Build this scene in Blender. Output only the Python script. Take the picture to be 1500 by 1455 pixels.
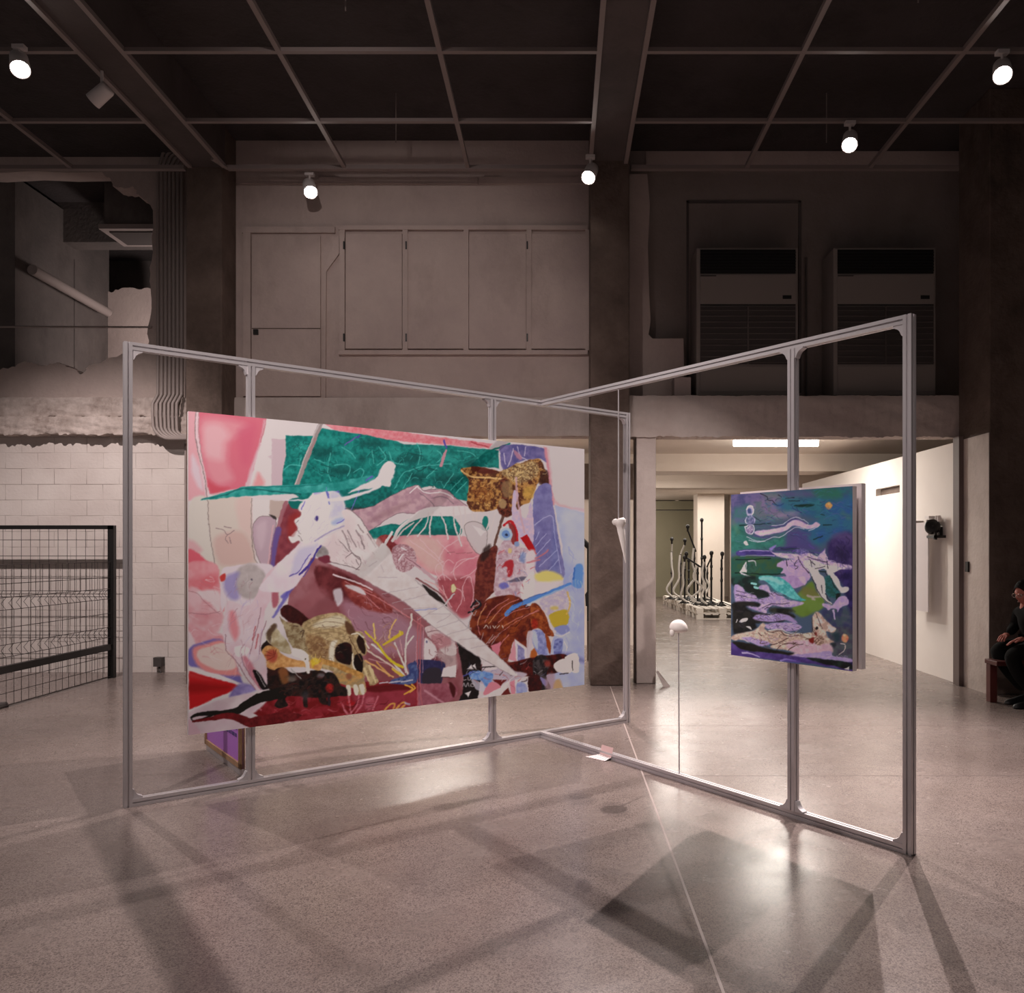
import bpy, bmesh, math, random
import numpy as np
from mathutils import Vector, Matrix
for o in list(bpy.data.objects): bpy.data.objects.remove(o)
C = bpy.context.scene.collection
SC = bpy.context.scene
# ---------------- camera (architectural shift lens, level) ----------------
FPX, CX, CY, CH = 1200.0, 820.0, 806.0, 1.5
cd = bpy.data.cameras.new('camera'); cam = bpy.data.objects.new('camera', cd); C.objects.link(cam)
cd.sensor_width = 36; cd.lens = 36*FPX/1500
cd.shift_x = (750-CX)/1500; cd.shift_y = (CY-727.5)/1500
cd.clip_start = .05; cd.clip_end = 100
cam.location = (0, 0, CH); cam.rotation_euler = (math.pi/2, 0, 0)
SC.camera = cam
# ---------------- world, exposure ----------------
W = bpy.data.worlds.new('world'); SC.world = W; W.use_nodes = True
W.node_tree.nodes['Background'].inputs[0].default_value = (.95, .86, .84, 1)
W.node_tree.nodes['Background'].inputs[1].default_value = .10
SC.view_settings.view_transform = 'Standard'; SC.view_settings.look = 'None'
SC.view_settings.gamma = 1; SC.view_settings.exposure = 0.0
WARM = (1, .87, .84)
def area(name, loc, rot, sx, sy, power, col=WARM):
    l = bpy.data.lights.new(name, 'AREA'); l.shape = 'RECTANGLE'; l.size = sx; l.size_y = sy; l.energy = power; l.color = col
    o = bpy.data.objects.new(name, l); o.location = loc; o.rotation_euler = rot; C.objects.link(o); return o
# lights of the room behind the wall; only one tube is modelled, others added unseen
BACKCOL = (1, .92, .84)
for q in ((3.1, 11.7, 2.9), (2.0, 15.9, 2.75), (-1.5, 11.4, 2.85), (1.3, 24.4, 2.6)):  # the farthest has no fixture, added to brighten the olive door
    l = bpy.data.lights.new('back_room_point_light', 'POINT'); l.energy = 26 if q[1] < 20 else 70; l.shadow_soft_size = .12 if q[1] < 12 else .5; l.color = BACKCOL
    o = bpy.data.objects.new('back_room_point_light', l); o.location = q; C.objects.link(o)
area('back_room_light', (3.1, 11.6, 2.98), (0, 0, 0), 1.2, .4, 60, BACKCOL)
area('back_room_light', (2.0, 15.8, 3.0), (0, 0, 0), 1.2, 1.0, 70, BACKCOL)
area('back_room_light', (3.6, 21.0, 3.05), (0, 0, 0), 3.4, 3.6, 170, BACKCOL)
area('back_room_light', (-1.8, 12.6, 3.0), (0, 0, 0), 1.2, .3, 80, BACKCOL)
area('upper_room_light', (-4.7, 10.9, 4.1), (math.radians(100), 0, math.radians(20)), .3, .3, 45, WARM)
# gallery spotlights: (x, y, z, aim x, aim y, aim z, watts, cone deg, in view)
SPOTS = [
 (3.78, 7.00, 5.60, 1.5, 2.3, 0.0, 900, 64, 'ceiling spotlight glowing at the far right, nearest the camera'),
 (2.89, 8.16, 5.58, 0.9, 3.2, 0.0, 1500, 100, 'glowing ceiling spotlight above the right air conditioner'),
 (0.33, 8.86, 5.58, -1.3, 4.2, 0.0, 760, 105, 'glowing ceiling spotlight at the head of the centre column'),
 (-2.83, 9.27, 5.60, -0.6, 4.5, 0.0, 90, 100, 'glowing ceiling spotlight above the old flush door'),
 (-4.57, 6.93, 5.62, -1.7, 3.2, 0.0, 480, 95, 'white spotlight in the upper left corner, lit from below'),
 (-3.4, 0.4, 5.6, -1.75, 5.4, 1.35, 720, 42, 'spotlight'),
 (-3.2, 1.2, 5.6, -0.2, 6.5, 1.4, 880, 44, 'spotlight'),
 (-0.3, 0.9, 5.6, 1.33, 4.7, 1.4, 420, 26, 'spotlight'),
 (-4.95, 5.9, 5.62, -5.6, 10.0, 0.1, 1000, 66, 'spotlight'),
 (-1.6, 2.6, 5.6, -2.0, 9.6, 3.1, 380, 58, 'spotlight'),
 (3.0, 4.6, 5.6, 0.85, 9.2, 1.2, 620, 33, 'spotlight'),
]
for i, s in enumerate(SPOTS):
    l = bpy.data.lights.new('spot_light', 'SPOT'); l.energy = s[6]*1.0; l.spot_size = math.radians(s[7]); l.spot_blend = .6 if i < 5 else .85
    l.shadow_soft_size = .022 if i < 5 else .035; l.color = WARM
    o = bpy.data.objects.new('spot_light', l); C.objects.link(o)
    d = Vector(s[3:6]) - Vector(s[0:3]); o.rotation_euler = d.to_track_quat('-Z', 'Y').to_euler()
    o.location = Vector(s[0:3]) + d.normalized()*.16
# ---------------- helpers ----------------
def at(px, py, Y):                                                  # point of the place seen at a pixel, at depth Y
    return Vector(((px-CX)*Y/FPX, Y, CH-(py-CY)*Y/FPX))
def s2l(c):
    c = np.asarray(c, float); return np.where(c <= .04045, c/12.92, ((c+.055)/1.055)**2.4)
def hx(h): return s2l([int(h[i:i+2], 16)/255 for i in (0, 2, 4)])
def tag(o, label=None, cat=None, group=None, kind=None):
    if label: o['label'] = label
    if cat: o['category'] = cat
    if group: o['group'] = group
    if kind: o['kind'] = kind
    return o
def empty(name, loc, rz=0):
    o = bpy.data.objects.new(name, None); o.empty_display_size = .1; o.location = loc; o.rotation_euler = (0, 0, rz); C.objects.link(o); return o
class MB:
    def __init__(s): s.v = []; s.f = []; s.sm = []
    def add(s, vs, fs, smooth=False, M=None):
        n = len(s.v)
        for p in vs:
            p = Vector(p); s.v.append(tuple(M @ p) if M is not None else tuple(p))
        for f in fs: s.f.append([i+n for i in f]); s.sm.append(smooth)
        return s
    def box(s, a, b, M=None):
        (x0, y0, z0), (x1, y1, z1) = a, b
        x0, x1 = min(x0, x1), max(x0, x1); y0, y1 = min(y0, y1), max(y0, y1); z0, z1 = min(z0, z1), max(z0, z1)
        return s.add([(x0,y0,z0),(x1,y0,z0),(x1,y1,z0),(x0,y1,z0),(x0,y0,z1),(x1,y0,z1),(x1,y1,z1),(x0,y1,z1)],
              [(0,3,2,1),(4,5,6,7),(0,1,5,4),(1,2,6,5),(2,3,7,6),(3,0,4,7)], M=M)
    def prism(s, pts, y0, y1, M=None):                              # outline in (x, z), extruded in y
        n = len(pts); A = sum(pts[i][0]*pts[(i+1) % n][1]-pts[(i+1) % n][0]*pts[i][1] for i in range(n))
        if A < 0: pts = pts[::-1]
        vs = [(x, y0, z) for x, z in pts]+[(x, y1, z) for x, z in pts]
        fs = [list(range(n)), list(range(2*n-1, n-1, -1))]+[(i, i+n, (i+1) % n+n, (i+1) % n) for i in range(n)]
        return s.add(vs, fs, M=M)
    def tube(s, pts, r, seg=8, smooth=True, cap=True):
        pts = [Vector(p) for p in pts]; n = len(pts)
        rs = r if isinstance(r, (list, tuple)) else [r]*n
        vs = []; up = None
        for i, p in enumerate(pts):
            d = (pts[min(i+1, n-1)]-pts[max(i-1, 0)]).normalized()
            if up is None: up = Vector((0, 0, 1)) if abs(d.z) < .9 else Vector((0, 1, 0))
            a = d.cross(up).normalized(); b = a.cross(d).normalized(); up = b
            for k in range(seg):
                t = 2*math.pi*k/seg; vs.append(p+(a*math.cos(t)+b*math.sin(t))*rs[i])
        fs = [(i*seg+k, i*seg+(k+1) % seg, (i+1)*seg+(k+1) % seg, (i+1)*seg+k) for i in range(n-1) for k in range(seg)]
        s.add(vs, fs, smooth)
        if cap: s.add(vs[:seg], [list(range(seg))[::-1]]); s.add(vs[-seg:], [list(range(seg))])
        return s
    def lathe(s, prof, seg=24, M=None, smooth=True):                # profile of (r, z)
        vs = [(r*math.cos(2*math.pi*k/seg), r*math.sin(2*math.pi*k/seg), z) for r, z in prof for k in range(seg)]
        n = len(prof)
        fs = [(i*seg+k, i*seg+(k+1) % seg, (i+1)*seg+(k+1) % seg, (i+1)*seg+k) for i in range(n-1) for k in range(seg)]
        s.add(vs, fs, smooth, M)
        return s
    def build(s, name, m, parent=None, loc=None, recalc=True):
        me = bpy.data.meshes.new(name); off = Vector(loc) if loc is not None else Vector((0, 0, 0))
        inv = Matrix.Translation(-off)
        me.from_pydata([tuple(inv @ Vector(p)) for p in s.v], [], s.f)
        me.polygons.foreach_set('use_smooth', s.sm); me.update()
        if recalc:
            b = bmesh.new(); b.from_mesh(me); bmesh.ops.recalc_face_normals(b, faces=b.faces); b.to_mesh(me); b.free()
        if m: me.materials.append(m)
        o = bpy.data.objects.new(name, me); C.objects.link(o); o.location = off
        if parent: put(o, parent)
        return o
def put(o, parent):                                                 # parent while keeping the world place
    o.parent = parent
    loc = parent.location; R = Matrix.Rotation(parent.rotation_euler[2], 4, 'Z')
    if parent.parent: return o
    o.matrix_parent_inverse = (Matrix.Translation(loc) @ R).inverted()
    return o
def dup(root, loc=None, rz=None):
    r = root.copy(); C.objects.link(r)
    if loc is not None: r.location = loc
    if rz is not None: r.rotation_euler = (0, 0, rz)
    for ch in list(root.children):
        c = ch.copy(); C.objects.link(c); c.parent = r
        for g in ch.children:
            d = g.copy(); C.objects.link(d); d.parent = c
    return r
def bevel(o, w, seg=2):
    m = o.modifiers.new('bevel', 'BEVEL'); m.width = w; m.segments = seg; m.limit_method = 'ANGLE'; return o
# ---------------- materials ----------------
def nt(name):
    m = bpy.data.materials.new(name); m.use_nodes = True; t = m.node_tree
    return m, t, t.nodes['Principled BSDF']
def flat(name, h, rough=.6, metal=0, emit=None, es=0, spec=.5, trans=0):
    m, t, b = nt(name); c = hx(h); b.inputs['Base Color'].default_value = (*c, 1)
    b.inputs['Roughness'].default_value = rough; b.inputs['Metallic'].default_value = metal
    b.inputs['Specular IOR Level'].default_value = spec; b.inputs['Transmission Weight'].default_value = trans
    if emit: b.inputs['Emission Color'].default_value = (*hx(emit), 1); b.inputs['Emission Strength'].default_value = es
    return m
def node(t, typ, **kw):
    n = t.nodes.new(typ)
    for k, v in kw.items():
        if k.startswith('_'): setattr(n, k[1:], v)
        else: n.inputs[k.replace('_', ' ')].default_value = v
    return n
def mixc(t, fac, a, b, mode='MIX'):
    n = t.nodes.new('ShaderNodeMix'); n.data_type = 'RGBA'; n.blend_type = mode
    for sock, v in ((0, fac), (6, a), (7, b)):
        if hasattr(v, 'is_linked') or hasattr(v, 'links'): t.links.new(v, n.inputs[sock])
        elif isinstance(v, (int, float)): n.inputs[sock].default_value = v
        else: n.inputs[sock].default_value = (*v, 1)
    return n.outputs[2]
def ramp(t, src, a, b, va=0, vb=1):
    n = t.nodes.new('ShaderNodeMapRange'); n.inputs['From Min'].default_value = a; n.inputs['From Max'].default_value = b
    n.inputs['To Min'].default_value = va; n.inputs['To Max'].default_value = vb; t.links.new(src, n.inputs[0]); return n.outputs[0]
def plaster(name, h1, h2, scale=1.5, rough=.85, bump=.3, stain=None, samt=.5, lo=.35, hi=.65, sscale=.9, slo=.52, shi=.66, bscale=25):
    m, t, b = nt(name); tc = t.nodes.new('ShaderNodeTexCoord')
    n = node(t, 'ShaderNodeTexNoise', Scale=scale, Detail=8.0, Roughness=.65); t.links.new(tc.outputs['Object'], n.inputs['Vector'])
    col = mixc(t, ramp(t, n.outputs[0], lo, hi), hx(h1), hx(h2))
    if stain:
        mp = t.nodes.new('ShaderNodeMapping'); mp.inputs['Scale'].default_value = (1.6, 1.6, .8); t.links.new(tc.outputs['Object'], mp.inputs[0])
        n2 = node(t, 'ShaderNodeTexNoise', Scale=sscale, Detail=9.0, Roughness=.7); t.links.new(mp.outputs[0], n2.inputs['Vector'])
        col = mixc(t, ramp(t, n2.outputs[0], slo, shi, 0, samt), col, hx(stain))
    n3 = node(t, 'ShaderNodeTexNoise', Scale=float(bscale), Detail=6.0); t.links.new(tc.outputs['Object'], n3.inputs['Vector'])
    bp = node(t, 'ShaderNodeBump', Strength=bump, Distance=.02); t.links.new(n3.outputs[0], bp.inputs['Height'])
    t.links.new(col, b.inputs['Base Color']); t.links.new(bp.outputs[0], b.inputs['Normal'])
    b.inputs['Roughness'].default_value = rough; return m
M = {}
M['wall'] = plaster('painted_wall', 'b3a29c', 'c3b2aa', 1.2, stain='9b8b82', samt=.4)
M['wallR'] = plaster('grey_wall', '8c7f79', '9a8d87', 1.0, stain='7d706a', samt=.5)
M['beamp'] = plaster('rough_white_plaster', 'a5968e', 'cbbdb6', 5, bump=.9, stain='7d6b62', samt=.5, sscale=2.2, bscale=9)
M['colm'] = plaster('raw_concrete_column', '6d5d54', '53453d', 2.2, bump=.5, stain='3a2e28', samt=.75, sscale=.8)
M['beam'] = plaster('grey_beam', '4c4442', '574d4b', 1.5, bump=.2, stain='3d3533', samt=.5)
M['slab'] = plaster('dark_slab', '3a3331', '474040', .9, bump=.5, stain='2a2422', samt=.5)
M['grid'] = flat('ceiling_grid_metal', '877a76', .5)
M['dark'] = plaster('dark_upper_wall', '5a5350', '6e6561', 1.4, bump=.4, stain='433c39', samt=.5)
M['cream'] = plaster('cream_wall', 'dccfc2', 'e2d6ca', 1.0, bump=.05)
M['white'] = plaster('white_partition', 'ded6d0', 'e3dcd6', 1.0, bump=.03)
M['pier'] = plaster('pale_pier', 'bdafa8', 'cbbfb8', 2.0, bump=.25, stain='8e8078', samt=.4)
M['alu'] = flat('aluminium', 'cfcacc', .38, .55)
M['alu2'] = flat('cast_bracket', 'c9c4c6', .45, .3)
M['slot'] = flat('slot_dark', '6b6466', .5, .4)
M['black'] = flat('black_metal', '171413', .45)
M['wire'] = flat('dark_wire', '4a4341', .5, .3)
M['canvas'] = flat('canvas_edge', 'cfc6c6', .8)
M['wood'] = plaster('pale_wood', 'b08c6a', '97755a', 6, bump=.1)
M['redwood'] = flat('red_wood', '54201c', .5)
M['pipe'] = flat('conduit_paint', '9d908b', .55)
M['lampw'] = flat('lamp_white', 'd5cdca', .5)
M['glow'] = flat('lamp_glow', 'ffffff', .5, 0, 'fff2ea', 60)
M['tube'] = flat('tube_glow', 'ffffff', .5, 0, 'fff4e6', 12)
M['olive'] = plaster('olive_door', 'a09a82', 'a8a28a', .6, bump=.03)
M['acw'] = flat('ac_cabinet', '8f8680', .5)
M['acd'] = flat('ac_grille', '151211', .6)
M['acm'] = flat('ac_intake', '47413f', .6)
M['porcelain'] = flat('white_resin', 'f0e9e4', .5)

def brick():
    m, t, b = nt('painted_block_wall'); tc = t.nodes.new('ShaderNodeTexCoord')
    sp = t.nodes.new('ShaderNodeSeparateXYZ'); t.links.new(tc.outputs['Object'], sp.inputs[0])
    cb = t.nodes.new('ShaderNodeCombineXYZ'); t.links.new(sp.outputs[0], cb.inputs[0]); t.links.new(sp.outputs[2], cb.inputs[1])
    nd = node(t, 'ShaderNodeTexNoise', Scale=2.5, Detail=3.0); t.links.new(tc.outputs['Object'], nd.inputs['Vector'])
    ad = t.nodes.new('ShaderNodeVectorMath'); ad.operation = 'MULTIPLY_ADD'; t.links.new(nd.outputs[1], ad.inputs[0])
    ad.inputs[1].default_value = (.02, .02, 0); t.links.new(cb.outputs[0], ad.inputs[2])
    br = t.nodes.new('ShaderNodeTexBrick'); t.links.new(ad.outputs[0], br.inputs['Vector'])
    br.inputs['Color1'].default_value = (1, 1, 1, 1); br.inputs['Color2'].default_value = (.93, .93, .93, 1); br.inputs['Mortar'].default_value = (0, 0, 0, 1)
    for k, v in (('Scale', 1), ('Mortar Size', .005), ('Mortar Smooth', .6), ('Brick Width', .40), ('Row Height', .193)): br.inputs[k].default_value = v
    n = node(t, 'ShaderNodeTexNoise', Scale=1.8, Detail=8.0); t.links.new(tc.outputs['Object'], n.inputs['Vector'])
    base = mixc(t, ramp(t, n.outputs[0], .35, .65), hx('cdc1bb'), hx('dad0ca'))
    n2 = node(t, 'ShaderNodeTexNoise', Scale=3.2, Detail=2.0); t.links.new(tc.outputs['Object'], n2.inputs['Vector'])
    k = t.nodes.new('ShaderNodeMath'); k.operation = 'MULTIPLY'; t.links.new(br.outputs['Fac'], k.inputs[0]); t.links.new(ramp(t, n2.outputs[0], .42, .66, .05, .8), k.inputs[1])
    col = mixc(t, k.outputs[0], base, hx('85766f'))
    n3 = node(t, 'ShaderNodeTexNoise', Scale=30.0, Detail=5.0); t.links.new(tc.outputs['Object'], n3.inputs['Vector'])
    h = t.nodes.new('ShaderNodeMath'); h.operation = 'MULTIPLY_ADD'; t.links.new(br.outputs['Fac'], h.inputs[0]); h.inputs[1].default_value = -1.2; t.links.new(n3.outputs[0], h.inputs[2])
    bp = node(t, 'ShaderNodeBump', Strength=.35, Distance=.01); t.links.new(h.outputs[0], bp.inputs['Height'])
    t.links.new(col, b.inputs['Base Color']); t.links.new(bp.outputs[0], b.inputs['Normal']); b.inputs['Roughness'].default_value = .7
    return m
M['brick'] = brick()
def floor_grey():
    m, t, b = nt('polished_concrete'); tc = t.nodes.new('ShaderNodeTexCoord'); L = t.links
    def nz(s, d=6.0, r=.6):
        n = node(t, 'ShaderNodeTexNoise', Scale=float(s), Detail=float(d), Roughness=r); L.new(tc.outputs['Object'], n.inputs['Vector']); return n.outputs[0]
    col = mixc(t, ramp(t, nz(.7, 8, .7), .35, .65), hx('85766f'), hx('998b85'))
    col = mixc(t, ramp(t, nz(2.2, 8, .75), .5, .7, 0, .4), col, hx('776a66'))
    col = mixc(t, ramp(t, nz(9, 8, .8), .5, .72, 0, .45), col, hx('665a56'))
    col = mixc(t, ramp(t, nz(5, 8, .8), .46, .28, 0, .35), col, hx('ab9d97'))
    col = mixc(t, ramp(t, nz(45, 4, .7), .5, .7, 0, .45), col, hx('5a4f4c'))
    vo = node(t, 'ShaderNodeTexVoronoi', Scale=150.0); L.new(tc.outputs['Object'], vo.inputs['Vector'])
    bw = t.nodes.new('ShaderNodeRGBToBW'); L.new(vo.outputs['Color'], bw.inputs[0])
    col = mixc(t, ramp(t, bw.outputs[0], .62, .8, 0, .6), col, hx('4f4644'))
    col = mixc(t, ramp(t, nz(160, 3), .48, .64, 0, .75), col, hx('504644'))
    sp = t.nodes.new('ShaderNodeSeparateXYZ'); L.new(tc.outputs['Object'], sp.inputs[0])
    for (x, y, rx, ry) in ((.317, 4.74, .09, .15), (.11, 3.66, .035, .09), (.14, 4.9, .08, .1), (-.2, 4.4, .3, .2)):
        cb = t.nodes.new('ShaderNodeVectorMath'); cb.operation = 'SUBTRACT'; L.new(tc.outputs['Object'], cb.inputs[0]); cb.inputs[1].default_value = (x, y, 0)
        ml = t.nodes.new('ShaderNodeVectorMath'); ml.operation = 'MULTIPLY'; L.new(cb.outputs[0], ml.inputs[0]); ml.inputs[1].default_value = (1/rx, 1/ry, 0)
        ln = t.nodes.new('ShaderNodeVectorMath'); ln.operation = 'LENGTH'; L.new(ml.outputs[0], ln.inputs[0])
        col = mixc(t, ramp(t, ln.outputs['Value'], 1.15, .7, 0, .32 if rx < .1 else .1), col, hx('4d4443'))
    L.new(col, b.inputs['Base Color'])
    L.new(ramp(t, nz(3, 6), .3, .7, .20, .30), b.inputs['Roughness'])
    b.inputs['Specular IOR Level'].default_value = .45
    bp = node(t, 'ShaderNodeBump', Strength=.05, Distance=.01); L.new(nz(6, 3), bp.inputs['Height']); L.new(bp.outputs[0], b.inputs['Normal'])
    return m
M['floor'] = floor_grey()
M['joint'] = flat('floor_joint', 'a99a95', .4); M['jointd'] = flat('floor_crack', '6a5d5a', .4)
def vcmat(name):
    m, t, b = nt(name); a = t.nodes.new('ShaderNodeVertexColor'); a.layer_name = 'paint'
    t.links.new(a.outputs[0], b.inputs['Base Color']); b.inputs['Roughness'].default_value = .55; b.inputs['Specular IOR Level'].default_value = .25
    return m
M['paint'] = vcmat('oil_paint')
# ======================= THE SETTING =======================
def struct(name, mb, m, parent=None, label=None):
    o = mb.build(name, m, parent)
    if not parent: o['kind'] = 'structure'
    if label: o['label'] = label
    return o
random.seed(5)
struct('floor', MB().box((-10, -3, -.2), (9, 27, 0)), M['floor'], label='polished speckled concrete floor')
jm = MB().box((.549, -2, -.01), (.560, 9.0, .0008))
struct('trim_1', jm, M['joint'], label='pale sawn joints across the concrete floor')
struct('ceiling', MB().box((-10, -3, 6.3), (9, 14.5, 6.5)), M['slab'], label='dark concrete ceiling slab above the metal grid')
struct('trim_1', MB().box((.56, 5.44, -.01), (8, 5.446, .0006)).box((.56, 7.0, -.01), (8, 7.006, .0006)).box((.7, 12.0, -.01), (4.4, 12.02, .001)), M['jointd'], label='thin dark cross joints in the floor')
# left lower block wall, rough beam band
struct('wall_left', MB().box((-10, 10.06, 0), (-4.2, 10.3, 2.95)), M['brick'], label='white painted block wall on the left')
def rough_band(x0, x1, y0, y1, z0, z1, m, amp=.02, nx=120, nz=10, seed=1, keep_ends=True):
    r = np.random.RandomState(seed); b = MB(); vs = []
    for j in range(nz+1):
        for i in range(nx+1):
            x = x0+(x1-x0)*i/nx; z = z0+(z1-z0)*j/nz
            n = math.sin(x*7+j)*.3+math.sin(x*17+j*2.1)*.3+r.uniform(-1, 1)*.6
            y = y0+amp*n*.6; 
            if j == 0: z += amp*n*.7
            if j == nz: z += amp*n*.4; y += amp*.8
            vs.append((x, y, z))
    b.add(vs, [(j*(nx+1)+i, j*(nx+1)+i+1, (j+1)*(nx+1)+i+1, (j+1)*(nx+1)+i) for j in range(nz) for i in range(nx)], True)
    b.add([(x0, y0+amp, z0+amp), (x1, y0+amp, z0+amp), (x1, y1, z0+amp), (x0, y1, z0+amp), (x0, y0+amp, z1-amp*.6), (x1, y0+amp, z1-amp*.6), (x1, y1, z1-amp*.6), (x0, y1, z1-amp*.6)],
          [(0,3,2,1),(4,5,6,7),(0,1,5,4),(1,2,6,5),(2,3,7,6),(3,0,4,7)])
    b.add([vs[j*(nx+1)+i] for i in range(nx+1) for j in (0, nz)]+[(x0+(x1-x0)*i/nx, y1, zz) for i in range(nx+1) for zz in (z0, z1)],
          [(2*i, 2*i+2, 2*(nx+1)+2*i+2, 2*(nx+1)+2*i) for i in range(nx)]+[(2*i+1, 2*i+3, 2*(nx+1)+2*i+3, 2*(nx+1)+2*i+1) for i in range(nx)])
    return b
struct('trim_2', rough_band(-10, -4.2, 9.95, 10.3, 3.12, 3.36, M['beamp'], .025, 200, seed=3), M['beamp'], label='crumbling plaster ledge above the white block wall')
struct('trim_3', rough_band(-10, -4.2, 9.90, 10.3, 2.90, 3.12, M['beamp'], .03, 220, seed=4), M['beamp'], label='rough lower edge of the beam above the white block wall')
# upper left wall with the broken opening (outline in the wall's own plane)
def zp(px, py, Y): p = at(px, py, Y); return (p.x, p.z)
def jag(pts, n=5, a=.02, seed=2):
    r = random.Random(seed); out = []
    for i in range(len(pts)-1):
        (x0, z0), (x1, z1) = pts[i], pts[i+1]
        for k in range(n):
            t = k/n; out.append((x0+(x1-x0)*t+r.uniform(-a, a)*(k > 0), z0+(z1-z0)*t+r.uniform(-a, a)*(k > 0)))
    return out+[pts[-1]]
hole = [(-60, 252), (150, 252), (163, 266), (172, 275), (195, 273), (200, 285), (217, 297), (224, 308), (223, 360), (219, 392), (221, 430), (219, 470), (216, 508), (196, 514), (160, 524), (130, 536), (124, 545), (117, 548), (112, 542), (95, 534), (78, 533), (66, 535), (46, 531), (34, 530), (18, 537), (0, 542), (-60, 545)]
hp = jag([zp(x, y, 10.0) for x, y in hole], 4, .02)
R_ = -4.2
out = [(R_, 3.3), (R_, 6.3), (-10, 6.3), (-10, hp[0][1])]+hp+[(-10, hp[-1][1]), (-10, 3.3)]
struct('wall_left', MB().prism(out, 10.0, 10.25), M['wall'], label='upper left wall with a large broken opening')
# dim room behind the opening
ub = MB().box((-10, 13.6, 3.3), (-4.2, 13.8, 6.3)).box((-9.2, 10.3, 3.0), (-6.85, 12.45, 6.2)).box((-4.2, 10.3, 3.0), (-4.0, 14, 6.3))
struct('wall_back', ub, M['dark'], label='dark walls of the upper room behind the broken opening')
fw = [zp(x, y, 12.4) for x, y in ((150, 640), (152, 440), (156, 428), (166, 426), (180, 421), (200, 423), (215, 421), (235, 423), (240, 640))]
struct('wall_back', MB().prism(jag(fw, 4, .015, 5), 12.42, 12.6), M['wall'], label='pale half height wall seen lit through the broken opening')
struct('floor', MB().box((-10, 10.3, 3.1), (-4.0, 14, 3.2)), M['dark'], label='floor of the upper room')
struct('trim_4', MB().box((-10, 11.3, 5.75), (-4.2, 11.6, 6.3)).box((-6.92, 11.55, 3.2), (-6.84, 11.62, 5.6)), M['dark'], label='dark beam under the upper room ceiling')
# columns and longitudinal beams
def column(name, x0, x1, y0, y1, lab, z1=6.3):
    b = MB().box((x0, y0, 0), (x1, y1, z1)); o = struct(name, b, M['colm'], label=lab)
    bevel(o, .012, 2); return o
column('trim_5', -4.2, -3.795, 9.2, 10.12, 'dark stained square concrete column at the left')
column('trim_6', .34, .77, 9.05, 9.66, 'dark concrete column in the centre of the back wall')
column('trim_7', 4.46, 6.6, 8.5, 9.16, 'wide dark concrete column at the right edge')
BZ = 5.80
struct('trim_8', MB().box((-4.12, -3, BZ), (-3.76, 9.2, 6.3)), M['beam'], label='left ceiling beam running towards the viewer')
struct('trim_9', MB().box((.355, -3, BZ), (.717, 9.05, 6.3)), M['beam'], label='centre ceiling beam running towards the viewer')
struct('trim_10', MB().box((4.95, -3, BZ), (5.4, 8.6, 6.3)), M['beam'], label='right ceiling beam')
struct('wall_right', MB().box((6.6, 3, 0), (6.8, 9.5, 6.3)), M['dark'], label='dark side wall at the right')
# metal ceiling grid
g = MB(); w = .022; GZ = 5.78
for x in (-7.9, -6.85, -5.47, -4.13, -3.75, -2.41, -1.03, .34, .73, 2.09, 3.47): g.box((x-w, -3, GZ-.012), (x+w, 9.15, GZ+.03))
for y in (.3, 1.4, 2.5, 3.65, 4.8, 5.92, 7.03, 8.18):
    for x0, x1 in ((-9, -4.12), (-3.76, .355), (.717, 4.9)): g.box((x0, y-w, GZ-.01), (x1, y+w, GZ+.025))
for x0, x1 in ((-9, -4.2), (-3.72, .34), (.80, 4.60)): g.box((x0, 9.15, GZ-.02), (x1, 9.21, GZ+.025))
g.tube([(-3.80, 8.95, GZ), (-3.72, 9.18, GZ)], .022).tube([(4.60, 9.18, GZ), (4.72, 9.08, GZ+.0), (4.93, 9.03, GZ), (4.93, 2, GZ)], .024)
for x, y in ((-1.72, 8.6), (2.8, 8.6), (-6.3, 8.6), (-1.7, 6.5), (2.8, 6.4)): g.tube([(x, y, GZ), (x, y, 6.3)], .006)
struct('trim_11', g, M['grid'], label='light metal ceiling grid between the beams')
# middle upper wall
struct('wall_back', MB().box((-3.795, 9.6, 2.83), (.34, 9.8, 6.3)), M['wall'], label='painted upper wall between the two columns')
struct('trim_12', rough_band(-3.795, .34, 9.55, 9.8, 2.83, 3.28, M['pier'], .012, 90, seed=8), M['pier'], label='shallow beam band under the middle wall')
mb = MB()
for (x0, x1) in ((352, 520), (522, 700), (702, 862)):
    a = at(x0, 266, 9.6); c = at(x1, 262, 9.6); mb.box((a.x, 9.585, a.z-.03), (c.x, 9.62, a.z+.05))
struct('trim_13', mb, M['wall'], label='cracked plaster line high on the middle wall')
# right upper wall, rectangular outline, stepped plaster
struct('wall_right', MB().box((.70, 9.85, 3.1), (5.0, 10.0, 6.3)), M['wallR'], label='grey upper wall behind the air conditioners')
p0, p1 = at(946, 210, 9.84), at(1404, 248, 9.84)
struct('trim_14', MB().box((p0.x, 9.835, p1.z), (p1.x, 9.86, min(p0.z, 6.29))), M['wall'], label='paler strip at the top of the grey wall')
st = [zp(x, y, 9.6) for x, y in ((921, 255), (948, 255), (952, 300), (949, 360), (951, 430), (953, 470), (950, 490), (956, 496), (1001, 496), (1003, 583), (921, 583))]
struct('trim_15', MB().prism(st, 9.6, 9.85), M['wall'], label='stepped pale plaster beside the centre column')
q0, q1 = at(987, 554, 9.4), at(1011, 583, 9.4)
struct('trim_16', MB().box((q0.x, 9.35, 3.22), (q1.x, 9.6, q0.z)), M['wall'], label='small plastered block on the ledge')
mb = MB()
for a, c in (((1006, 294), (1173, 297)), ((1006, 294), (1009, 575)), ((1170, 294), (1174, 575))):
    a = at(*a, 9.83); c = at(*c, 9.83); mb.box((a.x, 9.83, a.z), (c.x, 9.86, c.z))
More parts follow.
